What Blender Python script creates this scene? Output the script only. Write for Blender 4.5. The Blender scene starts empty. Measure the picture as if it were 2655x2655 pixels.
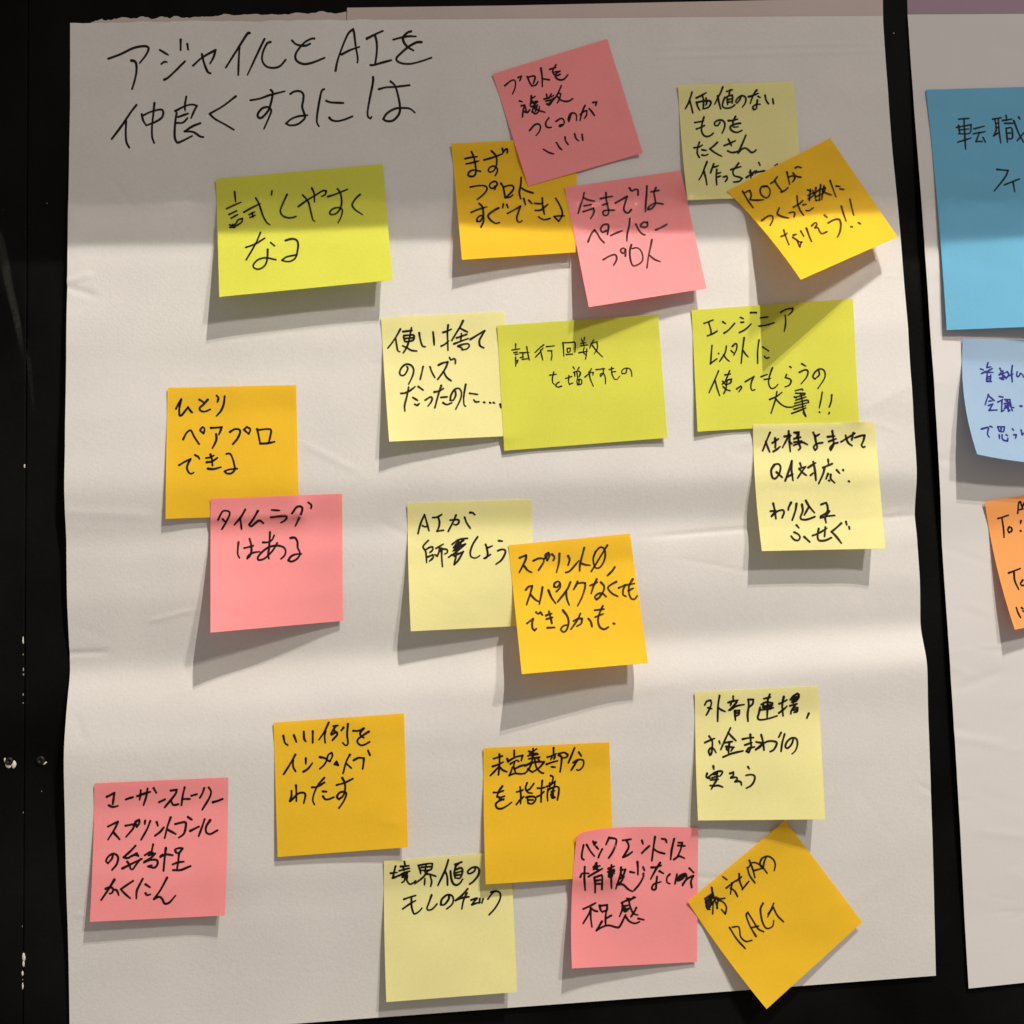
import bpy, math
import numpy as np
from mathutils import Vector, Matrix

# ------------------------------------------------------------------ camera, world, lamps, exposure
D = bpy.data
SC = bpy.context.scene
COL = SC.collection
YAW, PITCH, ROLL = math.radians(4.31685), math.radians(4.04761), math.radians(-2.07588)
CAM = np.array([0.0, -0.667, 0.0])
FOC, MID = 2934.0, 1327.5          # focal length and centre of the photograph, in its own pixels


def cam_axes():
    cy, sy, cp, sp, cr, sr = (math.cos(YAW), math.sin(YAW), math.cos(PITCH), math.sin(PITCH), math.cos(ROLL), math.sin(ROLL))
    f = np.array([sy * cp, cy * cp, sp])
    r = np.array([cy, -sy, 0.0])
    u = np.cross(r, f)
    return cr * r + sr * u, -sr * r + cr * u, f


AR, AU, AF = cam_axes()
cd = D.cameras.new('camera')
cd.sensor_width = 36.0
cd.lens = 36.0 * FOC / 2655.0
cd.clip_start = 0.01
cd.clip_end = 50
cam = D.objects.new('camera', cd)
COL.objects.link(cam)
cam.matrix_world = Matrix(((AR[0], AU[0], -AF[0], CAM[0]), (AR[1], AU[1], -AF[1], CAM[1]), (AR[2], AU[2], -AF[2], CAM[2]), (0, 0, 0, 1)))
SC.camera = cam

w = D.worlds.new('World')
SC.world = w
w.use_nodes = True
w.node_tree.nodes['Background'].inputs[0].default_value = (1.0, 0.885, 0.77, 1)
w.node_tree.nodes['Background'].inputs[1].default_value = 0.28
SC.view_settings.view_transform = 'Standard'
SC.view_settings.look = 'None'
SC.view_settings.exposure = 0.09
SC.view_settings.gamma = 1


def lamp(name, kind, loc, power, color, **kw):
    l = D.lights.new(name, kind)
    l.energy = power
    l.color = color
    o = D.objects.new(name, l)
    o.location = loc
    for k, v in kw.items():
        if k == 'axis':
            o.rotation_euler = Vector(v).to_track_quat('-Z', 'Y').to_euler()
        else:
            setattr(l, k, v)
    COL.objects.link(o)
    return o


def cut_axis(loc, edge):
    """the beam of a shuttered lamp ends in a straight edge: axis square to the plane through lamp and edge line"""
    d = np.array(edge) - np.array(loc)
    tilt = np.array([1.0, 0.0, -0.012])
    n = np.cross(tilt, d)
    n /= np.linalg.norm(n)
    return n if n[2] < 0 else -n


WARM = (1.0, 0.91, 0.79)
LA = (1.276, -1.770, 1.327)
LB = (0.678, -1.2295, 1.700)
LB2 = (0.70, -1.2295, 1.84)
KP = 1.0
lamp('spot_lamp', 'SPOT', LA, 36 * KP, WARM, axis=cut_axis(LA, (0.02, -0.005, 0.2355)), spot_size=math.pi, spot_blend=0.0008, shadow_soft_size=0.0016)
lamp('spot_lamp', 'SPOT', LB, 100 * KP, WARM, axis=cut_axis(LB, (0.02, -0.005, 0.2065)), spot_size=math.pi, spot_blend=0.0011, shadow_soft_size=0.0016)
lamp('spot_lamp', 'SPOT', LB2, 78 * KP, WARM, axis=cut_axis(LB2, (0.02, -0.005, 0.2092)), spot_size=math.pi, spot_blend=0.0011, shadow_soft_size=0.0016)
CA = (1.20, -1.72, 1.40)
lamp('fill_lamp', 'AREA', CA, 15.5 * KP, (1.0, 0.90, 0.78), axis=tuple(-np.array(CA)), shape='RECTANGLE', size=0.07, size_y=0.07)  # added fill next to the first spot, lifting the area its beam leaves out
CM = (1.2, -0.35, 1.1)
lamp('stage_lamp', 'AREA', CM, 0.8, (0.75, 0.45, 1.0), axis=(0.35 - CM[0], -CM[1], 0.3 - CM[2]), shape='DISK', size=0.15)


# ------------------------------------------------------------------ photograph measurements -> points on the wall
def unproj(px, h=0.0):
    """px (N,2) in photograph pixels, h = height in front of the wall (m) -> world points (N,3)"""
    px = np.asarray(px, float)
    d = AF + ((px[..., 0:1] - MID) / FOC) * AR - ((px[..., 1:2] - MID) / FOC) * AU
    hh = np.asarray(h, float)
    hh = hh[..., None] if hh.ndim else hh
    t = (-hh - CAM[1]) / d[..., 1:2]
    return CAM + t * d


def smooth1(a, n):
    k = np.exp(-0.5 * (np.arange(-3 * n, 3 * n + 1) / max(n, 1e-6)) ** 2)
    k /= k.sum()
    return np.convolve(np.pad(a, 3 * n, mode='edge'), k, mode='valid')


def sstep(x):
    x = np.clip(x, 0, 1)
    return x * x * (3 - 2 * x)


rng = np.random.default_rng(7)


def vnoise(x, y, seed):
    """smooth value noise, any arrays"""
    r = np.random.default_rng(seed)
    G = r.random((64, 64))
    xi, yi = np.floor(x).astype(int), np.floor(y).astype(int)
    fx, fy = sstep(x - xi), sstep(y - yi)
    g = lambda a, b: G[a % 64, b % 64]
    return (g(xi, yi) * (1 - fx) + g(xi + 1, yi) * fx) * (1 - fy) + (g(xi, yi + 1) * (1 - fx) + g(xi + 1, yi + 1) * fx) * fy - 0.5


# ------------------------------------------------------------------ materials
def new_mat(name):
    m = D.materials.new(name)
    m.use_nodes = True
    m.node_tree.nodes.clear()
    return m, m.node_tree.nodes, m.node_tree.links


def paper_mat(name, color, trans=0.3, rough=0.75, fiber=0.05, bump=0.12, scale=900, spec=0.25):
    m, N, L = new_mat(name)
    out = N.new('ShaderNodeOutputMaterial')
    tc = N.new('ShaderNodeTexCoord')
    n1 = N.new('ShaderNodeTexNoise'); n1.inputs['Scale'].default_value = scale; n1.inputs['Detail'].default_value = 3
    n2 = N.new('ShaderNodeTexNoise'); n2.inputs['Scale'].default_value = 22; n2.inputs['Detail'].default_value = 4
    L.new(tc.outputs['Object'], n1.inputs['Vector']); L.new(tc.outputs['Object'], n2.inputs['Vector'])
    ad = N.new('ShaderNodeMath'); ad.operation = 'ADD'
    L.new(n1.outputs['Fac'], ad.inputs[0]); L.new(n2.outputs['Fac'], ad.inputs[1])
    mr = N.new('ShaderNodeMapRange')
    mr.inputs['From Min'].default_value = 0.6; mr.inputs['From Max'].default_value = 1.4
    mr.inputs['To Min'].default_value = 1 - fiber; mr.inputs['To Max'].default_value = 1 + fiber
    L.new(ad.outputs[0], mr.inputs['Value'])
    mul = N.new('ShaderNodeVectorMath'); mul.operation = 'SCALE'
    mul.inputs[0].default_value = color
    L.new(mr.outputs[0], mul.inputs['Scale'])
    bp = N.new('ShaderNodeBump'); bp.inputs['Strength'].default_value = bump; bp.inputs['Distance'].default_value = 0.0004
    L.new(n1.outputs['Fac'], bp.inputs['Height'])
    pb = N.new('ShaderNodeBsdfPrincipled')
    pb.inputs['Roughness'].default_value = rough
    pb.inputs['Specular IOR Level'].default_value = spec
    L.new(mul.outputs[0], pb.inputs['Base Color']); L.new(bp.outputs[0], pb.inputs['Normal'])
    tr = N.new('ShaderNodeBsdfTranslucent')
    L.new(mul.outputs[0], tr.inputs['Color'])
    mx = N.new('ShaderNodeMixShader'); mx.inputs[0].default_value = trans
    L.new(pb.outputs[0], mx.inputs[1]); L.new(tr.outputs[0], mx.inputs[2])
    L.new(mx.outputs[0], out.inputs[0])
    return m


def ink_mat(name, color, alpha):
    m, N, L = new_mat(name)
    out = N.new('ShaderNodeOutputMaterial')
    pb = N.new('ShaderNodeBsdfPrincipled')
    pb.inputs['Base Color'].default_value = (*color, 1)
    pb.inputs['Roughness'].default_value = 0.6
    pb.inputs['Specular IOR Level'].default_value = 0.12
    tp = N.new('ShaderNodeBsdfTransparent')
    tc = N.new('ShaderNodeTexCoord')
    n1 = N.new('ShaderNodeTexNoise'); n1.inputs['Scale'].default_value = 160; n1.inputs['Detail'].default_value = 2
    L.new(tc.outputs['Object'], n1.inputs['Vector'])
    mr = N.new('ShaderNodeMapRange')
    mr.inputs['From Min'].default_value = 0.3; mr.inputs['From Max'].default_value = 0.7
    mr.inputs['To Min'].default_value = alpha - 0.14; mr.inputs['To Max'].default_value = min(1, alpha + 0.06)
    L.new(n1.outputs['Fac'], mr.inputs['Value'])
    mx = N.new('ShaderNodeMixShader')
    L.new(mr.outputs[0], mx.inputs[0]); L.new(tp.outputs[0], mx.inputs[1]); L.new(pb.outputs[0], mx.inputs[2])
    L.new(mx.outputs[0], out.inputs[0])
    return m


M = {
    'sheet': paper_mat('flip_chart_paper', (0.668, 0.662, 0.658), 0.10, 0.6, 0.055, 0.25, 620),
    'sheet2': paper_mat('flip_chart_paper_lavender_lit', (0.645, 0.635, 0.65), 0.10, 0.65, 0.022, 0.10, 700),  # lavender cast of the stage light mixed into the base colour
    'gum': paper_mat('gummed_strip_paper', (0.50, 0.43, 0.41), 0.05, 0.6, 0.05),  # brownish strip, with reddish stage light painted into its tone
    'gum2': paper_mat('gummed_strip_paper_mauve_lit', (0.31, 0.22, 0.30), 0.05, 0.6, 0.05),  # mauve stage light put into the colour, not the paper's own hue
    'green': paper_mat('lime_note_paper', (0.735, 0.755, 0.10), 0.30, 0.8, 0.05),
    'orange': paper_mat('amber_note_paper', (0.95, 0.66, 0.038), 0.38, 0.8, 0.05),
    'pink': paper_mat('pink_note_paper', (0.98, 0.375, 0.40), 0.30, 0.8, 0.05),
    'cream': paper_mat('cream_note_paper', (0.89, 0.86, 0.43), 0.30, 0.8, 0.05),
    'blue': paper_mat('blue_note_paper', (0.17, 0.50, 0.75), 0.25, 0.8, 0.05),
    'sky': paper_mat('pale_blue_note_paper', (0.34, 0.50, 0.70), 0.25, 0.8, 0.05),
    'apricot': paper_mat('apricot_note_paper', (0.93, 0.43, 0.14), 0.28, 0.8, 0.03),
    'ink': ink_mat('black_marker_ink', (0.008, 0.005, 0.003), 0.97),
    'ink_thin': ink_mat('thin_black_ink', (0.010, 0.008, 0.006), 0.86),
    'ink_blue': ink_mat('blue_pen_ink', (0.015, 0.02, 0.20), 0.90),
}


# ------------------------------------------------------------------ mesh helpers
def mesh_obj(name, verts, faces, mat, parent=None, smooth=True):
    me = D.meshes.new(name)
    me.from_pydata([tuple(v) for v in verts], [], faces)
    me.materials.append(mat)
    if smooth:
        me.polygons.foreach_set('use_smooth', [True] * len(me.polygons))
    me.update()
    o = D.objects.new(name, me)
    COL.objects.link(o)
    if parent is not None:
        o.parent = parent
    return o


def sheet_obj(name, P, mat, thick, parent=None):
    """closed thin sheet from a grid of front points P (nv, nu, 3); the back lies `thick` behind"""
    nv, nu, _ = P.shape
    du = np.gradient(P, axis=1); dv = np.gradient(P, axis=0)
    nrm = np.cross(du, dv)
    nrm /= np.linalg.norm(nrm, axis=2, keepdims=True) + 1e-12
    nrm[nrm[..., 1] < 0] *= -1                 # towards the wall
    B = P + nrm * thick
    n = nv * nu
    F = []
    for j in range(nv - 1):
        for i in range(nu - 1):
            a = j * nu + i
            F.append((a, a + nu, a + nu + 1, a + 1))
            F.append((n + a, n + a + 1, n + a + nu + 1, n + a + nu))
    nf = len(F)
    # the cut edge has vertices of its own, so that the shading of the faces stays flat up to the edge
    ring = [i for i in range(nu)] + [j * nu + nu - 1 for j in range(1, nv)] + [(nv - 1) * nu + i for i in range(nu - 2, -1, -1)] + [j * nu for j in range(nv - 2, 0, -1)]
    Pf, Bf = P.reshape(-1, 3), B.reshape(-1, 3)
    V = np.concatenate([Pf, Bf, Pf[ring], Bf[ring]])
    m = len(ring)
    for k in range(m):
        k2 = (k + 1) % m
        F.append((2 * n + k, 2 * n + k2, 2 * n + m + k2, 2 * n + m + k))
    o = mesh_obj(name, V, F, mat, parent)
    sm = [True] * nf + [False] * (len(F) - nf)
    o.data.polygons.foreach_set('use_smooth', sm)
    return o


def tag(o, label=None, cat=None, group=None, kind=None):
    if label: o['label'] = label
    if cat: o['category'] = cat
    if group: o['group'] = group
    if kind: o['kind'] = kind
    return o


# ------------------------------------------------------------------ the two flip chart sheets: height of the paper in front of the wall
class Sheet:
    def __init__(s, tl, tr, br, bl, L, R, creases, seed, amp):
        s.c = [unproj(np.array([p], float), 0.001)[0] for p in (tl, tr, br, bl)]
        s.NS, s.NT = 401, 801
        zl = unproj(np.array([(tl[0] + (bl[0] - tl[0]) * (y - tl[1]) / (bl[1] - tl[1]), y) for y, h in L], float))[:, 2]
        zr = unproj(np.array([(tr[0] + (br[0] - tr[0]) * (y - tr[1]) / (br[1] - tr[1]), y) for y, h in R], float))[:, 2]
        hl = np.array([h for y, h in L]); hr = np.array([h for y, h in R])
        s.ztop = max(zl[0], zr[0]) + 0.002; s.zbot = min(zl[-1], zr[-1]) - 0.002
        s.x0 = min(s.c[0][0], s.c[3][0]) - 0.004; s.x1 = max(s.c[1][0], s.c[2][0]) + 0.004
        Z = np.linspace(s.ztop, s.zbot, s.NT)
        T = np.zeros((s.NT, s.NS))
        for i in range(s.NS):
            a = i / (s.NS - 1)
            z = zl * (1 - a) + zr * a; h = hl * (1 - a) + hr * a
            T[:, i] = smooth1(np.interp(-Z, -z, h), 6)
        X = np.linspace(s.x0, s.x1, s.NS)
        XX, ZZ = np.meshgrid(X, Z)
        T *= 0.001
        for k, (fx, fz, a) in enumerate(((4, 15, 1.1), (5, 34, 0.78), (10, 66, 0.30), (24, 60, 0.10), (60, 130, 0.035))):
            T += vnoise(XX * fx + 40, ZZ * fz + 40, seed + k) * a * 0.001 * amp
        rg = np.random.default_rng(seed + 50)
        (ax, ay), (bx, by) = tl, br
        for _ in range(70):                      # small dents and hand creases
            x, y = rg.uniform(ax, min(bx, 2660)), rg.uniform(ay + 60, by)
            ln = rg.uniform(25, 190); an = rg.normal(0, .45) if rg.random() < .7 else rg.uniform(-1.5, 1.5)
            creases = creases + [(x, y, x + ln * math.cos(an), y - ln * math.sin(an), rg.choice([-1, 1]) * rg.uniform(.06, .24), rg.uniform(.8, 3.0))]
        for (x1, y1, x2, y2, a, wd) in creases:
            p, q = unproj(np.array([(x1, y1), (x2, y2)], float))[:, [0, 2]]
            d = q - p; ln = np.linalg.norm(d); d /= ln
            t = (XX - p[0]) * d[0] + (ZZ - p[1]) * d[1]
            e = -(XX - p[0]) * d[1] + (ZZ - p[1]) * d[0]
            fade = sstep(t / ln * 4 + 0.5) * sstep((1 - t / ln) * 3 + 0.2)
            T += a * 0.001 * np.exp(-(e / (wd * 0.001)) ** 2) * fade
        s.T = np.maximum(T, 0.0004)

    def h(s, X, Z):
        u = np.clip((X - s.x0) / (s.x1 - s.x0) * (s.NS - 1), 0, s.NS - 1.001)
        v = np.clip((s.ztop - Z) / (s.ztop - s.zbot) * (s.NT - 1), 0, s.NT - 1.001)
        i, j = u.astype(int), v.astype(int); fu, fv = u - i, v - j
        T = s.T
        return (T[j, i] * (1 - fu) + T[j, i + 1] * fu) * (1 - fv) + (T[j + 1, i] * (1 - fu) + T[j + 1, i + 1] * fu) * fv

    def hpx(s, px):
        px = np.asarray(px, float); h = np.zeros(px.shape[:-1])
        for _ in range(6):
            P = unproj(px, h); h = s.h(P[..., 0], P[..., 2])
        return h

    def build(s, name, mat, nu=300, nv=620, top=None):
        a = np.linspace(0, 1, nu)[None, :, None]; b = np.linspace(0, 1, nv)[:, None, None]
        tl, tr, br, bl = s.c
        P = (tl * (1 - a) + tr * a) * (1 - b) + (bl * (1 - a) + br * a) * b
        if top is not None:                       # rough torn top edge
            dz = top(a[0, :, 0])
            P[..., 2] += dz[None, :] * (1 - b[..., 0]) ** 30
        P[..., 1] = -s.h(P[..., 0], P[..., 2])
        return sheet_obj(name, P, mat, 0.00014)


SH1 = Sheet((181, 57), (2289, 41), (2423, 2527), (183, 2695),
            [(57, .6), (130, .8), (300, 1.4), (500, 3.4), (650, 5), (745, 6), (900, 8.2), (960, 7.9), (1100, 9.8), (1280, 11.8), (1400, 8.0), (1450, 8.6), (1560, 7.0), (1650, 4.0), (1745, 1.0), (1850, 8), (1945, 12.2), (2050, 11.6), (2300, 8), (2500, 4.5), (2695, 2.5)],
            [(41, .6), (115, 1.1), (280, 3), (480, 6.5), (615, 9.5), (730, 11), (860, 13), (930, 12.9), (1040, 14), (1238, 14.4), (1336, 7.2), (1400, 9.8), (1500, 10.8), (1570, 9.6), (1622, 7.6), (1712, 14.2), (1830, 11.8), (1950, 11.2), (2200, 8), (2380, 5), (2527, 2.5)],
            [(245 - 80, 745, 250, 716, .5, 2.2), (165, 745, 262, 778, -.45, 2.0), (395, 1610, 520, 1577, .30, 1.3), (170, 1694, 290, 1690, -.5, 1.6),
             (1700, 125, 2300, 114, .22, 1.3), (1700, 150, 2300, 134, .30, 1.4), (1700, 1392, 2420, 1333, -.5, 1.6), (180, 1330, 420, 1340, .25, 3),
             (182, 655, 1200, 640, .18, 2.0), (1250, 640, 2330, 618, .2, 2.0), (2150, 2350, 2330, 2250, .15, 4), (1500, 1820, 1760, 1760, .2, 4)], 3, 1.0)
SH2 = Sheet((2353, 38), (3420, 30), (3660, 2440), (2509, 2561),
            [(38, .6), (300, 2), (620, 4.5), (1000, 6), (1300, 5), (1400, 3), (1700, 4), (2000, 4), (2300, 3), (2561, 2)],
            [(30, .6), (300, 2), (620, 5), (1000, 6), (1300, 6), (1400, 4), (1700, 5), (2000, 4), (2300, 3), (2440, 2)],
            [(2340, 632, 3300, 622, .2, 2.0)], 11, 0.8)

tear = lambda a: (vnoise(a * 46 + 3, a * 0, 5) * 0.0012 + vnoise(a * 150, a * 0, 6) * 0.0004) * (a < 0.36)
sheet1 = tag(SH1.build('flip_chart_sheet', M['sheet'], top=tear), 'large wavy white flip chart sheet with a black handwritten heading at its top left', 'paper sheet')
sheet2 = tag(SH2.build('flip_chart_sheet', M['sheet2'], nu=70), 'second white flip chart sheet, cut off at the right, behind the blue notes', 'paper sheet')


def strip(pts_top, pts_bot, mat, parent, jag):
    n = 160
    a = np.linspace(0, 1, n)
    f = lambda pts: np.stack([np.interp(a, np.linspace(0, 1, len(pts)), [p[k] for p in pts]) for k in (0, 1)], -1)
    T, B = f(pts_top), f(pts_bot)
    if jag:
        T[:, 1] += (vnoise(a * 30, a * 0, 9) * 7 + vnoise(a * 95, a * 0, 10) * 3)
    rows = [unproj(T * (1 - t) + B * t, 0.00028) for t in (0, 0.5, 1)]
    return sheet_obj('gummed_strip', np.array(rows), mat, 0.0001, parent)


strip([(236, 54), (300, 47), (420, 45), (510, 42), (600, 40), (740, 35), (898, 31)], [(236, 70), (898, 66)], M['gum'], sheet1, True)
strip([(900, 20), (1328, 14), (2289, -6)], [(899, 66), (2290, 58)], M['gum'], sheet1, False)
strip([(2352, -14), (3420, -30)], [(2354, 54), (3420, 46)], M['gum2'], sheet2, False)

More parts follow.
